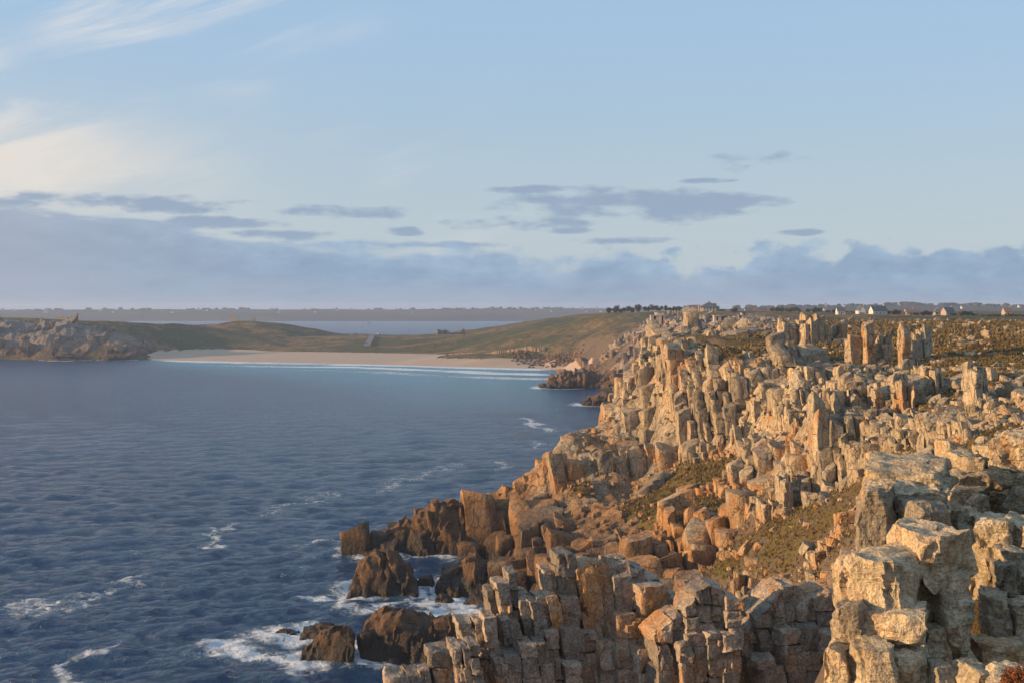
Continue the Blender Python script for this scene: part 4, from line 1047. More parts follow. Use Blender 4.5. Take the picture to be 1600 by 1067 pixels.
bed = mesh_np('sea_bed', [(-22000, -110, -14), (22000, -110, -14), (22000, 13000, -14), (-22000, 13000, -14)], [(0, 1, 2, 3)], plain('sea_bed_sand', (0.10, 0.10, 0.09), 0.9, .2, .01)); tag(bed, kind='structure')

# ------------------------------------------------------------------ haze over the bay
def haze():
    m = bpy.data.materials.new('haze_air'); m.use_nodes = True; nt = m.node_tree; nt.nodes.clear()
    out = nd(nt, 'ShaderNodeOutputMaterial'); v = nd(nt, 'ShaderNodeVolumePrincipled')
    v.inputs['Color'].default_value = (0.60, 0.74, 1.0, 1); v.inputs['Density'].default_value = 0.000095; v.inputs['Anisotropy'].default_value = 0.1
    nt.links.new(v.outputs[0], out.inputs['Volume'])
    V = box_corners(-23000, 23000, -600, 13500, -16, 96)
    o = mesh_np('haze', V, [(0, 3, 2, 1), (4, 5, 6, 7), (0, 1, 5, 4), (1, 2, 6, 5), (2, 3, 7, 6), (3, 0, 4, 7)], m, None, False); tag(o, kind='stuff')
haze()

# ------------------------------------------------------------------ far shores
M['far_land'] = turf_material('far_fields', 0.02, [(0.040, 0.045, 0.045), (0.055, 0.056, 0.052), (0.035, 0.040, 0.038), (0.085, 0.08, 0.07)], False)
def ridge_land(name, u0, u1, y0, y1, prof, mat, seed, rough):
    nx, ny = 260, 16
    us = np.linspace(u0, u1, nx); V = []
    P = np.array(prof, float)
    for j in range(ny):
        t = j/(ny-1); y = y0+(y1-y0)*t
        vv = np.interp(us, P[:, 0], P[:, 1]); X = (us-800)/FPX*y
        zt = CAMZ-(vv-HOR)/FPX*(y0+(y1-y0)*0.45)
        k = min(1.0, (t/0.30)**0.7) if t < 0.45 else 1.0
        z = zt*k*(1+0.06*n2(X, np.full(nx, y), 0.003, seed, 3))-1.5+rough*n2(X, np.full(nx, y), 0.01, seed+5, 4)*k
        if t > 0.9: z = z-20*(t-0.9)/0.1
        V.append(np.stack([X, np.full(nx, y), np.where(t == 0, -3, z)], -1))
    V = np.array(V); ids = np.arange(nx*ny).reshape(ny, nx)
    Q = np.stack([ids[:-1, :-1], ids[:-1, 1:], ids[1:, 1:], ids[1:, :-1]], -1).reshape(-1, 4)
    o = mesh_np(name, V, Q, mat); tag(o, kind='structure'); return V
FAR = ridge_land('far_shore', -500, 1120, 5430, 7600, [(-500, 485), (100, 484.5), (300, 484), (600, 484), (860, 482.5), (1120, 483)], M['far_land'], 3, 2.0)
RID = ridge_land('distant_hills', 1040, 2100, 2700, 5200, [(1040, 485), (1150, 484), (1240, 481), (1320, 481), (1420, 477.5), (1520, 478), (1600, 481), (1700, 479), (2100, 480)], M['far_land'], 9, 2.0)

# ------------------------------------------------------------------ trees
M['leaf'] = plain('pine_foliage', (0.032, 0.042, 0.020), 0.9, 0.5, 0.5)
M['leaf2'] = plain('thorn_foliage', (0.050, 0.055, 0.022), 0.9, 0.5, 0.5)
M['bark'] = plain('bark', (0.10, 0.075, 0.055), 0.9, 0.3, 2)
def tree_meshes(seed, kind):
    r = np.random.default_rng(seed)
    lumps = []
    for k in range(9 if kind != 'bush' else 7):
        a = r.uniform(0, 6.28); q = r.uniform(0.1, 0.8)
        if kind == 'pine': z = r.uniform(0.40, 0.86); q *= 1.15-0.75*z
        elif kind == 'dome': z = r.uniform(0.28, 0.80); q *= 1.0-0.35*z
        else: z = r.uniform(0.12, 0.7)
        lumps.append((0.5*q*math.cos(a), 0.5*q*math.sin(a), z, r.uniform(0.13, 0.24)))
    V, Fc = [], []
    for x, y, z, R in lumps:
        for k in range(95):
            d = r.normal(0, 1, 3); d /= np.linalg.norm(d); p = np.array([x, y, z])+d*R*r.uniform(0.45, 1.12)*np.array([1.15, 1.15, 0.85])
            t = r.normal(0, 1, 3); t /= np.linalg.norm(t); b = np.cross(t, r.normal(0, 1, 3)); b /= np.linalg.norm(b)+1e-9
            w = r.uniform(0.022, 0.05); i = len(V)
            V += [p-t*w-b*w*.6, p+t*w-b*w*.6, p+t*w*.7+b*w, p-t*w*.7+b*w]; Fc.append((i, i+1, i+2, i+3))
    crown = (np.array(V), np.array(Fc))
    TV, TF = [], []
    def limb(p0, p1, r0, r1):
        i = len(TV); p0, p1 = np.array(p0), np.array(p1)
        for p, rr in ((p0, r0), (p1, r1)):
            for k in range(6): TV.append(p+rr*np.array([math.cos(k*1.047), math.sin(k*1.047), 0]))
        for k in range(6): TF.append((i+k, i+(k+1) % 6, i+6+(k+1) % 6, i+6+k))
    limb((0, 0, -0.08), (0.01, 0.0, 0.35), 0.035, 0.026); limb((0.01, 0, 0.35), (0.03, 0.02, 0.75), 0.026, 0.008)
    for x, y, z, R in lumps[:5]: limb((0.01, 0, max(0.1, z-0.3)), (x, y, z), 0.016, 0.006)
    return crown, (np.array(TV), np.array(TF))
TREE = {}
for kind, mk in (('pine', 'leaf'), ('dome', 'leaf2'), ('bush', 'leaf2')):
    for k in range(3):
        (cv, cf), (tv, tf) = tree_meshes(200+k+len(kind)*7, kind)
        a = mesh_np('crown', cv, cf, M[mk], None, False); b = mesh_np('trunk', tv, tf, M['bark'])
        TREE[(kind, k)] = (a.data, b.data); bpy.data.objects.remove(a); bpy.data.objects.remove(b)
def ground(x, y):
    return float(GL(x, y)) if y > 560 else float(GM(x, y))
def tree(u, vt, y, wpx, kind, label, group, name, seed, zb=None):
    x = (u-800)/FPX*y; zt = CAMZ-(vt-HOR)/FPX*y; z0 = (ground(x, y)-1.0) if zb is None else zb
    h = max(2.0, zt-z0); w = wpx/FPX*y
    e = empty(name, (x, y, z0)); tag(e, label, 'tree' if kind != 'bush' else 'bush', group)
    cr, tr = TREE[(kind, seed % 3)]
    for nme, me in (('crown', cr), ('trunk', tr)):
        o = bpy.data.objects.new(nme, me); COL.objects.link(o); o.parent = e
        o.scale = (w, w, h); o.rotation_euler = (0, 0, seed*1.7)
rt = np.random.default_rng(9)
for k, u in enumerate(np.arange(952, 1080, 6.2)):
    tree(u+rt.normal(0, 1.2), 479+rt.normal(0, 1.1)-(1.8 if 990 < u < 1030 else 0), 1420+rt.normal(0, 25), rt.uniform(10, 15), 'pine', 'dark windswept pine in the shelter belt on the brown hill', 'pines of the hilltop shelter belt', 'pine_tree', k)
for k, u in enumerate(np.arange(1206, 1254, 6)):
    tree(u, 479.5+rt.normal(0, 1), 1350+rt.normal(0, 20), 12, 'dome', 'dark rounded tree in the long clump right of the pyramid roofed house', 'trees of the long plateau clump', 'rounded_tree', k)
for k, (u, vt, w) in enumerate(((1262, 481, 13), (1271, 479, 14), (1280, 481, 12))): tree(u, vt, 1300, w, 'dome', 'dark rounded tree in the short clump between two gaps of the plateau', 'trees of the short plateau clump', 'rounded_tree', k)
for k, (u, vt, w) in enumerate(((1293, 483, 13), (1303, 480.5, 15), (1313, 482, 13), (1322, 485, 10), (1332, 486, 10))): tree(u, vt, 1200, w, 'dome', 'dark rounded tree behind the white gabled houses', 'trees behind the gabled houses', 'rounded_tree', k)
tree(1145, 480, 1250, 22, 'dome', 'single low dome shaped tree beside the pyramid roofed house', None, 'dome_tree', 1)
tree(1127, 483, 1290, 12, 'bush', 'bushy dark shrub pressed against the pyramid roofed house', None, 'shrub', 2)
for k, (u, vt, w) in enumerate(((1388, 484, 12), (1396, 482.5, 15), (1403, 485, 11))): tree(u, vt, 1000, w, 'dome', 'broad dark tree at the gable end of the slate roofed house', 'trees at the slate roofed house', 'broad_tree', k)
for k, (u, vt, w) in enumerate(((1430, 487, 18), (1442, 484.5, 20), (1452, 487, 14))): tree(u, vt, 950, w, 'dome', 'grey green tree of the middle plateau thicket', 'trees of the middle thicket', 'thicket_tree', k)
for k, (u, vt, w) in enumerate(((1490, 488, 16), (1502, 485, 20), (1513, 486.5, 14), (1522, 489, 14))): tree(u, vt, 930, w, 'dome', 'grey green tree of the outer plateau thicket by the brick house', 'trees of the outer thicket', 'thicket_tree', k)
for k, u in enumerate(np.arange(1535, 1612, 9)): tree(u, 492+rt.normal(0, .6), 900, 14, 'bush', 'low hedge bush on the skyline of the heath', 'hedge bushes on the heath skyline', 'hedge_bush', k)
for k, u in enumerate(np.arange(1180, 1205, 8)): tree(u, 486+rt.normal(0, .5), 1400, 9, 'bush', 'low bush before the pink rooftops', 'bushes before the pink rooftops', 'garden_bush', k)
for k, u in enumerate(np.arange(543, 582, 6)): tree(u, 521+rt.normal(0, .5), 2040, 8, 'bush', 'green bush on the isthmus above the beach road', 'bushes on the isthmus', 'isthmus_bush', k)
# woods on the far shores read as one mass
wv, wf = [], []
rw = np.random.default_rng(4)
for Vr, u_lo, u_hi, j0 in ((FAR, -30, 960, 6), (RID, 1060, 1630, 7)):
    for k in range(420):
        j = rw.integers(j0-2, j0+2); i = rw.integers(0, Vr.shape[1]); p = Vr[j, i]
        if n2(p[0], p[1], 0.004, 8, 2) < -0.05: continue
        cv, cf = np.random.default_rng(k % 7), None
        w = rw.uniform(9, 26); h = rw.uniform(5, 12)
        i0 = len(wv)
        for a in range(7):
            wv.append(p+np.array([math.cos(a*.9)*w*rw.uniform(.6, 1), math.sin(a*.9)*w*.5, -2])); 
        for a in range(7):
            wv.append(p+np.array([math.cos(a*.9)*w*.7*rw.uniform(.6, 1), math.sin(a*.9)*w*.4, h*rw.uniform(.6, 1)]))
        for a in range(7): wf.append((i0+a, i0+(a+1) % 7, i0+7+(a+1) % 7, i0+7+a))
        wf.append((i0+7, i0+8, i0+10, i0+12)); wf.append((i0+8, i0+9, i0+10, i0+10)) if False else None
o = mesh_np('far_woods', wv, wf, M['leaf'], None, False); tag(o, kind='stuff')

# ------------------------------------------------------------------ houses, ruins, bunkers
M['white_wall'] = plain('limewash', (0.52, 0.50, 0.47), 0.85, 0.06, 1.0)
M['pink_wall'] = plain('pink_render', (0.33, 0.25, 0.22), 0.85, 0.1, 1.0)
M['slate'] = plain('slate', (0.075, 0.08, 0.095), 0.6, 0.25, 2.0)
M['tile'] = plain('clay_tile', (0.17, 0.10, 0.075), 0.8, 0.2, 2.0)
M['stone'] = plain('rubble_stone', (0.36, 0.28, 0.21), 0.9, 0.3, 1.5, 0.2)
M['concrete'] = plain('concrete', (0.36, 0.30, 0.235), 0.9, 0.22, 0.8, 0.1)
M['dark'] = plain('opening_dark', (0.012, 0.012, 0.014), 0.9, 0.1)
M['glass'] = plain('window_glass', (0.03, 0.035, 0.045), 0.15, 0.1)
BOXF = [(0, 3, 2, 1), (4, 5, 6, 7), (0, 1, 5, 4), (1, 2, 6, 5), (2, 3, 7, 6), (3, 0, 4, 7)]
def bpart(name, mat, root, x0, x1, y0, y1, z0, z1):
    return mesh_np(name, box_corners(x0, x1, y0, y1, z0, z1), BOXF, M[mat], root, False)
def gable(name, mat, root, w, d, z0, h, ov=0.25, along='x', th=0.25):
    """roof of two slabs, ridge along x or y"""
    V, Fc = [], []
    for sgn in (-1, 1):
        i = len(V)
        for dz in (0, th):
            for a, b in ((-1, 0), (1, 0), (1, 1), (-1, 1)):
                if along == 'x': V.append((a*(w/2+ov), sgn*(d/2+ov)*(1-b), z0+h*b+dz-ov*h/(d/2)*(1-b)))
                else: V.append((sgn*(w/2+ov)*(1-b), a*(d/2+ov), z0+h*b+dz-ov*h/(w/2)*(1-b)))
        Fc += [tuple(i+k for k in f) for f in BOXF]
    return mesh_np(name, V, Fc, M[mat], root, False)
def house(u, y, wpx, hw, hr, label, wall='white_wall', roof='slate', group=None, along='x', d=7, rz=0.0, zb=None, detail=True, name='house'):
    x = (u-800)/FPX*y; w = wpx/FPX*y; z = (ground(x, y)-0.8) if zb is None else zb
    e = empty(name, (x, y, z)); e.rotation_euler = (0, 0, rz); tag(e, label, 'house', group)
    V = [(-w/2, -d/2, -1), (w/2, -d/2, -1), (w/2, d/2, -1), (-w/2, d/2, -1), (-w/2, -d/2, hw), (w/2, -d/2, hw), (w/2, d/2, hw), (-w/2, d/2, hw)]
    Fc = [(0, 1, 5, 4), (1, 2, 6, 5), (2, 3, 7, 6), (3, 0, 4, 7)]
    if along == 'x': V += [(-w/2, 0, hw+hr), (w/2, 0, hw+hr)]; tri = [(4, 8, 7, 7), (5, 6, 9, 9)]
    else: V += [(0, -d/2, hw+hr), (0, d/2, hw+hr)]; tri = [(4, 5, 8, 8), (6, 7, 9, 9)]
    me = bpy.data.meshes.new('wall'); me.from_pydata(V, [], Fc+[t[:3] for t in tri]); me.materials.append(M[wall])
    o = bpy.data.objects.new('wall', me); COL.objects.link(o); o.parent = e
    rf = gable('roof', roof, e, w, d, hw, hr, along=along)
    if detail:
        bpart('chimney', wall, rf, w*0.36, w*0.36+0.9, -0.4, 0.5, hw+hr*0.5, hw+hr+1.1)
        for k in (-1, 1):
            wn = bpart('window', 'white_wall', e, k*w*0.25-0.55, k*w*0.25+0.55, -d/2-0.06, -d/2+0.02, 0.9, 2.3)
            bpart('pane', 'glass', wn, k*w*0.25-0.42, k*w*0.25+0.42, -d/2-0.09, -d/2-0.05, 1.02, 2.18)
        bpart('door', 'dark', e, -0.5, 0.5, -d/2-0.08, -d/2+0.02, -0.1, 2.1)
    return e
house(1344.5, 1010, 11, 4.0, 4.2, 'white cottage whose gable faces the sea, left of the slate roofed house', along='y', d=9)
house(1372, 1000, 25, 3.6, 4.0, 'long white cottage with a slate roof behind the rock towers', along='x', d=7, rz=0.25)
house(1313, 1050, 12, 3.0, 3.4, 'pale cottage half hidden among trees by the cliff pinnacle', along='x')
house(1421, 1000, 14, 2.6, 2.8, 'low stone cottage with tiled roof at the edge of the heath', wall='stone', roof='tile', along='x')
house(1481, 980, 16, 3.0, 3.4, 'brick coloured house before the outer thicket', wall='pink_wall', roof='slate', along='x', rz=.3)
house(1462, 1050, 6, 2.4, 2.4, 'tiny grey stone house between the two thickets', wall='stone', along='y')
house(1573, 960, 11, 3.0, 3.2, 'stone house behind the hedge bushes on the heath', wall='stone', roof='tile', along='x')
for k, (u, w) in enumerate(((1168, 9), (1179, 11), (1190, 10), (1201, 9))): house(u, 1750, w, 4.5, 4.0, 'pale pink house in the row between the dome tree and the long clump', wall='pink_wall', roof='tile' if k % 2 else 'slate', group='pink houses behind the bushes', along='x', zb=52)
rh = np.random.default_rng(14)
for k in range(46):
    u = rh.uniform(0, 960) if k < 34 else rh.uniform(1080, 1600)
    Vr = FAR if k < 34 else RID; j = rh.integers(3, 7); y = Vr[j, 0, 1]; i = int(np.argmin(np.abs(Vr[j, :, 0]-(u-800)/FPX*y)))
    house(u, y, rh.uniform(1.8, 4.2), rh.uniform(3.5, 6), rh.uniform(3, 5), 'tiny white house on the distant shore across the water' if k < 34 else 'tiny white house on the distant wooded hills', group='houses on the far shore' if k < 34 else 'houses on the distant hills', zb=float(Vr[j, i, 2])-0.5, detail=False, d=10)
# house with the pyramid roof
def pyramid_house():
    y = 1300; x = (1108-800)/FPX*y; z = ground(x, y)-0.8; zt = CAMZ-(471.5-HOR)/FPX*y
    e = empty('manor', (x, y, z)); tag(e, 'dark manor with a steep pyramid roof and an arcade of pale pillars', 'manor')
    w, hw = 20.0, 5.4; top = zt-z
    bpart('wall', 'stone', e, -w/2+1.5, w/2, -6, 8, -1, hw)
    for k in range(5): bpart('pillar', 'white_wall', e, -8+k*3.2, -6.9+k*3.2, -7.4, -6.4, -1, hw-0.2)
    V = [(-w/2-1, -8.4, hw), (w/2+1, -8.4, hw), (w/2+1, 9, hw), (-w/2-1, 9, hw), (-0.6, 0, top-0.6), (0.6, 0, top-0.6), (0.6, 0.8, top-0.6), (-0.6, 0.8, top-0.6)]
    rf = mesh_np('roof', V, BOXF, M['slate'], e, False)
    bpart('finial', 'slate', rf, -0.3, 0.3, 0.1, 0.7, top-0.7, top+0.9)
    bpart('dormer', 'slate', rf, 3.4, 6.8, -5.5, 2, hw+0.3, hw+4.2)
    bpart('chimney', 'pink_wall', e, -w/2-1.8, -w/2+0.2, -3, 0, -1, hw+2.4)
    bpart('annex', 'stone', e, w/2+0.05, w/2+6, -5, 5, -1, 3.6)
pyramid_house()
def ruin(u0, u1, vt, y, label, seed):
    x0, x1 = (u0-800)/FPX*y, (u1-800)/FPX*y; z = ground((x0+x1)/2, y)-1; h = CAMZ-(vt-HOR)/FPX*y-z
    e = empty('ruined_pillar', ((x0+x1)/2, y, z)); w = (x1-x0)/2
    tag(e, label, 'ruin', 'ruined pillars on the hill')
    r = np.random.default_rng(seed); q = 0.0
    while q < h:
        t = min(r.uniform(1.2, 2.0), h-q+0.2); V, Q = block_verts(box_corners(-w, w, -w, w, q-(1 if q == 0 else 0), q+t)[None]*np.array([r.uniform(.85, 1), r.uniform(.85, 1), 1]), 3, 6, .15, .04, r)
        mesh_np('stone', V[0], Q, M['stone'], e, True, None, {'tint': np.full(V.shape[1], .6)}); q += t
for k, (a, b, v) in enumerate(((1043, 1046, 485.3), (1050, 1051.8, 487), (1053.7, 1055.6, 485), (1058.4, 1060.5, 485), (1068, 1074, 484.6), (1063, 1065, 487.5))):
    ruin(a, b, v, 1200, 'ruined stone pillar standing on the hill beside the shelter belt', k)
house(1087, 1330, 12, 4.2, 3.6, 'pink house beside the pyramid roofed manor', wall='pink_wall', roof='tile', along='x')
wl_ = empty('garden_wall', ((1080-800)/FPX*1290, 1290, ground((1080-800)/FPX*1290, 1290)-0.8)); tag(wl_, 'low white garden wall in front of the pink house', 'wall')
bpart('wall', 'white_wall', wl_, -3, 5, -0.3, 0.3, -1, 2.2); bpart('coping', 'stone', wl_, -3.1, 5.1, -0.45, 0.45, 2.2, 2.45)
def bunker(u0, u1, vt, y, label, cap=None):
    x0, x1 = (u0-800)/FPX*y, (u1-800)/FPX*y; xm = (x0+x1)/2; z = ground(xm, y)-1.2; h = CAMZ-(vt-HOR)/FPX*y-z; w = (x1-x0)/2
    e = empty('bunker', (xm, y, z)); tag(e, label, 'bunker')
    bpart('side_wall', 'concrete', e, -w, -w*0.35, 0, 6, -1.5, h-0.7); bpart('side_wall', 'concrete', e, w*0.15, w, 0, 6, -1.5, h-0.75)
    bpart('back_wall', 'dark', e, -w*0.35, w*0.15, 2.5, 3, -1.5, h-0.72); bpart('roof_slab', cap or 'concrete', e, -w-0.3, w*0.95, -0.5, 6.4, h-0.7, h)
bunker(1017, 1031, 492.6, 880, 'squat concrete bunker with a dark square opening above the far cliff')
bunker(1031.5, 1040, 492.4, 890, 'grey concrete block adjoining the bunker above the far cliff')
bunker(1116, 1127, 493.2, 780, 'concrete bunker at the rim of the rocky slope below the manor')
bunker(1148, 1158, 494.5, 800, 'flat concrete shelter on the brow below the dome tree')
bunker(1159, 1168, 488.2, 950, 'small hut with a red roof on the brow of the heath', 'tile')
# stone remains on the headland
for a, b, vt, y, lb in ((86, 105, 494.8, 1600, 'long low fort wall on the headland top'), (360, 372, 495.8, 1945, 'stone remains of a battery on the green knoll of the headland'), (392, 398, 495.8, 1950, 'lone stone hut on the green knoll of the headland'), (62, 65, 496.5, 1470, 'slender pale ruin at the notch of the headland cliff')):
    x0, x1 = (a-800)/FPX*y, (b-800)/FPX*y; xm = (x0+x1)/2; z = ground(xm, y)-1.5; h = CAMZ-(vt-HOR)/FPX*y-z
    e = empty('fort_ruin', (xm, y, z)); tag(e, lb, 'ruin'); w = (x1-x0)/2
    bpart('wall', 'stone', e, -w, w, 0, 5, -2, h*0.8); bpart('parapet', 'stone', e, -w*1.02, w*0.2, -0.2, 5.2, h*0.8, h)
# rock crag on the isthmus
cr = empty('isthmus_crag', ((705-800)/FPX*1900, 1900, 12)); tag(cr, 'pale broken crag on the isthmus skyline before the water', 'crag')
emit_blocks(np.array(tower(682, 703, 515, 526, 1895, 9, 4, 71, 0.2)+tower(702, 716, 518, 526, 1900, 9, 3, 72, 0.25)+tower(715, 727, 515.5, 526, 1902, 9, 2, 73, 0.1)), cr, M['far_rock'], 'rock_block', 60, amp=.05, chip=.2, chips=6)

# ------------------------------------------------------------------ beach road with vehicles, sailing boat, pebbles on the beach
M['asphalt'] = plain('asphalt', (0.11, 0.11, 0.125), 0.9, 0.15, 0.3)
rv, rf_ = [], []
for k in range(9):
    t = k/8; y = 1600+t*420; uc = 573+t*17; hw_ = 4.2-1.6*t
    for sd in (-1, 1):
        x = (uc+sd*hw_*1.2-800)/FPX*y; rv.append((x, y, max(ground(x, y), ground(x, y-6))+0.9))
for k in range(8): rf_.append((2*k, 2*k+1, 2*k+3, 2*k+2))
o = mesh_np('road', rv, rf_, M['asphalt']); tag(o, kind='structure')
M['van_paint'] = plain('white_paint', (0.75, 0.76, 0.78), 0.35, 0.03); M['car_paint'] = plain('dark_paint', (0.03, 0.035, 0.05), 0.3, 0.05); M['rubber'] = plain('rubber', (0.02, 0.02, 0.02), 0.9, 0.1)
def cyl(name, mat, root, c, r, w, n=14):
    V = [(c[0]+sx*w/2, c[1]+r*math.cos(2*math.pi*k/n), c[2]+r*math.sin(2*math.pi*k/n)) for sx in (-1, 1) for k in range(n)]
    me = bpy.data.meshes.new(name); me.from_pydata(V, [], [(k, (k+1) % n, n+(k+1) % n, n+k) for k in range(n)]+[tuple(range(n))[::-1], tuple(range(n, 2*n))]); me.materials.append(M[mat])
    o = bpy.data.objects.new(name, me); COL.objects.link(o); o.parent = root; return o
def vehicle(u, y, prof, w, paint, label, cat, name, rz):
    x = (u-800)/FPX*y; e = empty(name, (x, y, ground(x, y)+1.0)); e.rotation_euler = (0, 0, rz); tag(e, label, cat)
    n = len(prof); V = [(sx*w/2, p[0], p[1]) for sx in (-1, 1) for p in prof]
    me = bpy.data.meshes.new('body'); me.from_pydata(V, [], [(k, (k+1) % n, n+(k+1) % n, n+k) for k in range(n)]+[tuple(range(n))[::-1], tuple(range(n, 2*n))]); me.materials.append(M[paint])
    o = bpy.data.objects.new('body', me); COL.objects.link(o); o.parent = e
    L = max(p[0] for p in prof); hz = max(p[1] for p in prof)
    for sy in (-1, 1):
        for sx in (-1, 1): cyl('wheel', 'rubber', e, (sx*(w/2-0.08), sy*L*0.62, 0.34), 0.34, 0.22)
    for sx in (-1, 1): bpart('side_window', 'glass', e, sx*w/2-0.02, sx*w/2+0.02, -L*0.55, L*0.35, hz*0.60, hz*0.88)
    bpart('rear_window', 'glass', e, -w*0.38, w*0.38, -L-0.02, -L+0.05, hz*0.6, hz*0.85)
vehicle(591, 1985, [(-3, .4), (3, .4), (3, 1.2), (2.3, 1.5), (1.7, 2.6), (-3, 2.7)], 2.3, 'van_paint', 'white van parked at the top of the beach road', 'van', 'parked_van', 0.2)
vehicle(573, 1640, [(-2.1, .35), (2.1, .35), (2.1, .85), (1.1, .95), (.5, 1.45), (-1.4, 1.5), (-2.1, .95)], 1.8, 'car_paint', 'dark car at the foot of the beach road', 'car', 'parked_car', 0.2)
def sailboat():
    y = CAMZ*FPX/(510.2-HOR); x = (577-800)/FPX*y
    e = empty('sailing_boat', (x, y, 0)); tag(e, 'small white sailing boat on the water beyond the isthmus', 'boat'); e.rotation_euler = (0, 0, 0.5); e.scale = (1.5,)*3
    V = []
    for t in np.linspace(-1, 1, 9):
        b = 1.5*(1-max(0, t)**2.2)*(0.85+0.15*min(0, t)+0.15)
        V += [(t*5, -b, 1.2), (t*5, -b*0.6, 0.1), (t*5, 0, -0.6), (t*5, b*0.6, 0.1), (t*5, b, 1.2)]
    Fc = [(5*k+j, 5*k+j+1, 5*k+j+6, 5*k+j+5) for k in range(8) for j in range(4)]+[(5*k+4, 5*k, 5*k+5, 5*k+9) for k in range(8)]
    mesh_np('hull', V, Fc, M['van_paint'], e)
    bpart('mast', 'van_paint', e, 0.5, 0.66, -.08, .08, 1.0, 14); bpart('boom', 'van_paint', e, -4, .6, -.06, .06, 2.1, 2.25)
    for nm, tri in (('mainsail', ((0.4, 2.3), (-3.9, 2.3), (0.4, 13.6))), ('jib', ((4.8, 1.4), (0.9, 1.9), (0.7, 12)))):
        a, b, c = [np.array((p[0], 0.0, p[1])) for p in tri]; V, Fc, m = [], [], 6
        for th in (0, .06):
            for i in range(m+1):
                for j in range(m+1):
                    s_, t_ = i/m, j/m; p = a*(1-s_)+(b*(1-t_)+c*t_)*s_; V.append((p[0], p[1]+th+0.9*s_*(1-s_)*2*(1-abs(2*t_-1)), p[2]))
        for h in (0, 1):
            o_ = h*(m+1)**2
            for i in range(m):
                for j in range(m): Fc.append((o_+i*(m+1)+j, o_+(i+1)*(m+1)+j, o_+(i+1)*(m+1)+j+1, o_+i*(m+1)+j+1))
        mesh_np(nm, V, Fc, M['white_wall'], e)
sailboat()
# shingle bank at the end of the beach and eroded dune face
rp = np.random.default_rng(3); C = []
for k in range(420):
    u = rp.uniform(800, 912); y = 1290-(u-800)*1.0+rp.normal(0, 16); x = (u-800)/FPX*y; z = ground(x, y); q = rp.uniform(.5, 1.6)
    C.append(box_corners(x-q, x+q, y-q, y+q, z-.5, z+q*.9))
V, Q = block_verts(np.array(C), 2, 6, .3, .1)
o = mesh_np('shingle_bank', V.reshape(-1, 3), (Q[None]+(np.arange(len(C))*V.shape[1])[:, None, None]).reshape(-1, 4), M['far_rock'], None, True, None, {'tint': np.repeat(rp.uniform(.3, 1, len(C)), V.shape[1])}); tag(o, kind='stuff')
M['clay'] = plain('clay_bank', (0.20, 0.125, 0.07), 0.95, 0.3, 0.12, 0.6)
def clay(u0, u1, y0, y1, h, name='clay_bank'):
    n = 60; V = []; r = np.random.default_rng(int(u0))
    for k in range(n):
        t = k/(n-1); u = u0+(u1-u0)*t; y = y0+(y1-y0)*t; x = (u-800)/FPX*y
        z = ground(x, y)-1.0; zb = ground(x, y+14)-1.0; hh = max(h*min(1, 4*t, 4*(1-t))*r.uniform(0.75, 1.1), 0.05); q = r.normal(0, .8)
        V += [(x, y-2+q, z-2.0), (x, y+q, z+hh*.75), (x, y+2+q, max(z, zb)*.5+z*.5+hh), (x, y+14, zb+0.25), (x, y+20, zb-2)]
    Fc = [(5*k+j, 5*(k+1)+j, 5*(k+1)+j+1, 5*k+j+1) for k in range(n-1) for j in range(4)]
    o = mesh_np(name, V, Fc, M['clay'], None, False); tag(o, kind='structure')
clay(755, 852, 1335, 1285, 3.2); clay(690, 748, 1420, 1360, 1.6); clay(896, 916, 1150, 1110, 5.0)

# ------------------------------------------------------------------ heath tufts, rubble, near shrubs
M['heath'] = plain('heather', (0.150, 0.100, 0.030), 0.95, 0.7, 0.22)
def tufts(name, n, region, rad, mat, seed, blades=4, G=GM, cond=None):
    r = np.random.default_rng(seed); V, Fc = [], []
    y = r.uniform(region[1][0], region[1][1], n*3); u = r.uniform(region[0][0], region[0][1], n*3); x = (u-800)/FPX*y
    R = G(x, y, 1); ok = (R < 0.2)
    x, y = x[ok][:n], y[ok][:n]; z = G(x, y)-0.35+(n2(x, y, 0.12, 4, 3)*0.7+n2(x, y, 0.45, 6, 2)*0.25)-1.2*np.clip(G(x, y, 1), 0, 1)
    for k in range(len(x)):
        q = rad*r.uniform(.5, 1.5)*np.clip(y[k]/200, .6, 1.6)
        for b in range(blades):
            a = r.uniform(0, 6.28); t = np.array([math.cos(a), math.sin(a)])
            i = len(V); c0 = np.array([x[k], y[k]])+r.normal(0, q*.4, 2); hh = q*r.uniform(.5, 1.1)
            V += [(c0[0]-t[1]*q*.3, c0[1]+t[0]*q*.3, z[k]-.1), (c0[0]+t[1]*q*.3, c0[1]-t[0]*q*.3, z[k]-.1), (c0[0]+t[0]*q*.6+t[1]*q*.12, c0[1]+t[1]*q*.6-t[0]*q*.12, z[k]+hh), (c0[0]+t[0]*q*.6-t[1]*q*.12, c0[1]+t[1]*q*.6+t[0]*q*.12, z[k]+hh*.9)]
            Fc.append((i, i+1, i+2, i+3))
    o = mesh_np(name, V, Fc, mat, None, False); tag(o, kind='stuff')
tufts('heather_cover', 24000, ((880, 1640), (105, 335)), 0.30, M['heath'], 3)
tufts('plateau_heather', 5000, ((1150, 1640), (330, 600)), 0.55, M['heath'], 4)
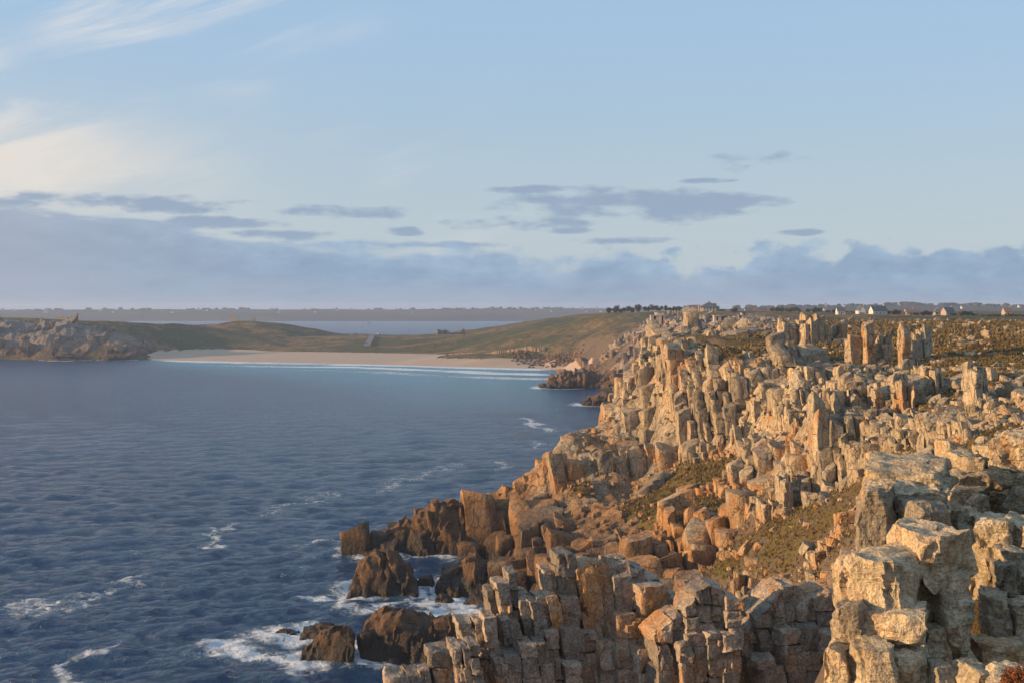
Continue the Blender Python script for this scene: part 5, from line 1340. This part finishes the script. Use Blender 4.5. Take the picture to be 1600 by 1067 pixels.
# small broken stone on ledges and slopes of the cliff
rp = np.random.default_rng(8); C = []
while len(C) < 3600:
    y = rp.uniform(105, 340); u = rp.uniform(850, 1620); x = (u-800)/FPX*y; z = float(GM(x, y))
    if z < 3: continue
    R_ = float(GM(x, y, 1)); q = (0.10+0.42*rp.random()**2.5)*y/200
    if R_ < -0.2 and rp.random() < 0.86: continue
    c = box_corners(-q, q, -q*.8, q*.8, -q*.7, q*.7)*rp.uniform(.7, 1.3, 3)
    a = rp.uniform(0, 6.28); cc, ss = math.cos(a), math.sin(a); c = c@np.array([[cc, ss, 0], [-ss, cc, 0], [0, 0, 1]])
    sx = float(n2(x, y, 0.12, 4, 3)*0.7+n2(x, y, 0.45, 6, 2)*0.25)
    C.append(c+np.array([x, y, z-.35+sx-1.2*max(0, min(1, R_))+q*.3]))
V, Q = block_verts(np.array(C), 2, 6, .28, .07)
o = mesh_np('rubble', V.reshape(-1, 3), (Q[None]+(np.arange(len(C))*V.shape[1])[:, None, None]).reshape(-1, 4), M['rock'], None, True, None, {'tint': np.repeat(rp.uniform(.4, 1, len(C)), V.shape[1])}, sharp=.6); tag(o, kind='stuff')
M['russet'] = plain('russet_heather', (0.20, 0.065, 0.018), 0.95, 0.6, 3.0); M['twig'] = plain('twig', (0.07, 0.045, 0.03), 0.95, 0.3, 3)
def shrub(u, v, y, wpx, hpx, label, seed, mat='russet'):
    r = np.random.default_rng(seed); x, _, z = at(u, v, y); w, h = wpx/FPX*y/2, hpx/FPX*y
    e = empty('heather_shrub', (x, y, z)); tag(e, label, 'shrub')
    V, Fc, SV, SF = [], [], [], []
    for k in range(150):
        a = r.uniform(0, 6.28); q = math.sqrt(r.random()); p = np.array([w*q*math.cos(a), w*.8*q*math.sin(a), 0.0]); top = p*1.15+np.array([0, 0, h*(1-.5*q*q)*r.uniform(.6, 1.05)])
        i = len(SV); t = .012; SV += [p+(t, 0, -.3), p+(-t, 0, -.3), top+(-t*.4, 0, 0), top+(t*.4, 0, 0)]; SF.append((i, i+1, i+2, i+3))
        for m in range(22):
            f = r.uniform(.3, 1.03); c = p*(1-f)+top*f+r.normal(0, .035, 3); d = r.normal(0, 1, 3); d /= np.linalg.norm(d); d[2] = abs(d[2]); b = np.cross(d, r.normal(0, 1, 3)); b /= np.linalg.norm(b); s_ = r.uniform(.025, .055)
            i = len(V); V += [c-b*s_*.4, c+b*s_*.4, c+d*s_*1.3+b*s_*.2, c+d*s_*1.3-b*s_*.2]; Fc.append((i, i+1, i+2, i+3))
    mesh_np('foliage', V, Fc, M[mat], e, False); mesh_np('stems', SV, SF, M['twig'], e, False)
shrub(1490, 1052, 41.5, 66, 36, 'russet heather shrub in the shaded cleft of the near outcrop', 1)
shrub(1515, 1046, 42, 40, 30, 'smaller ochre heather shrub growing beside the russet one', 2)
shrub(1592, 1078, 35, 50, 40, 'orange dry heather at the foot of the rightmost lit rock', 3)
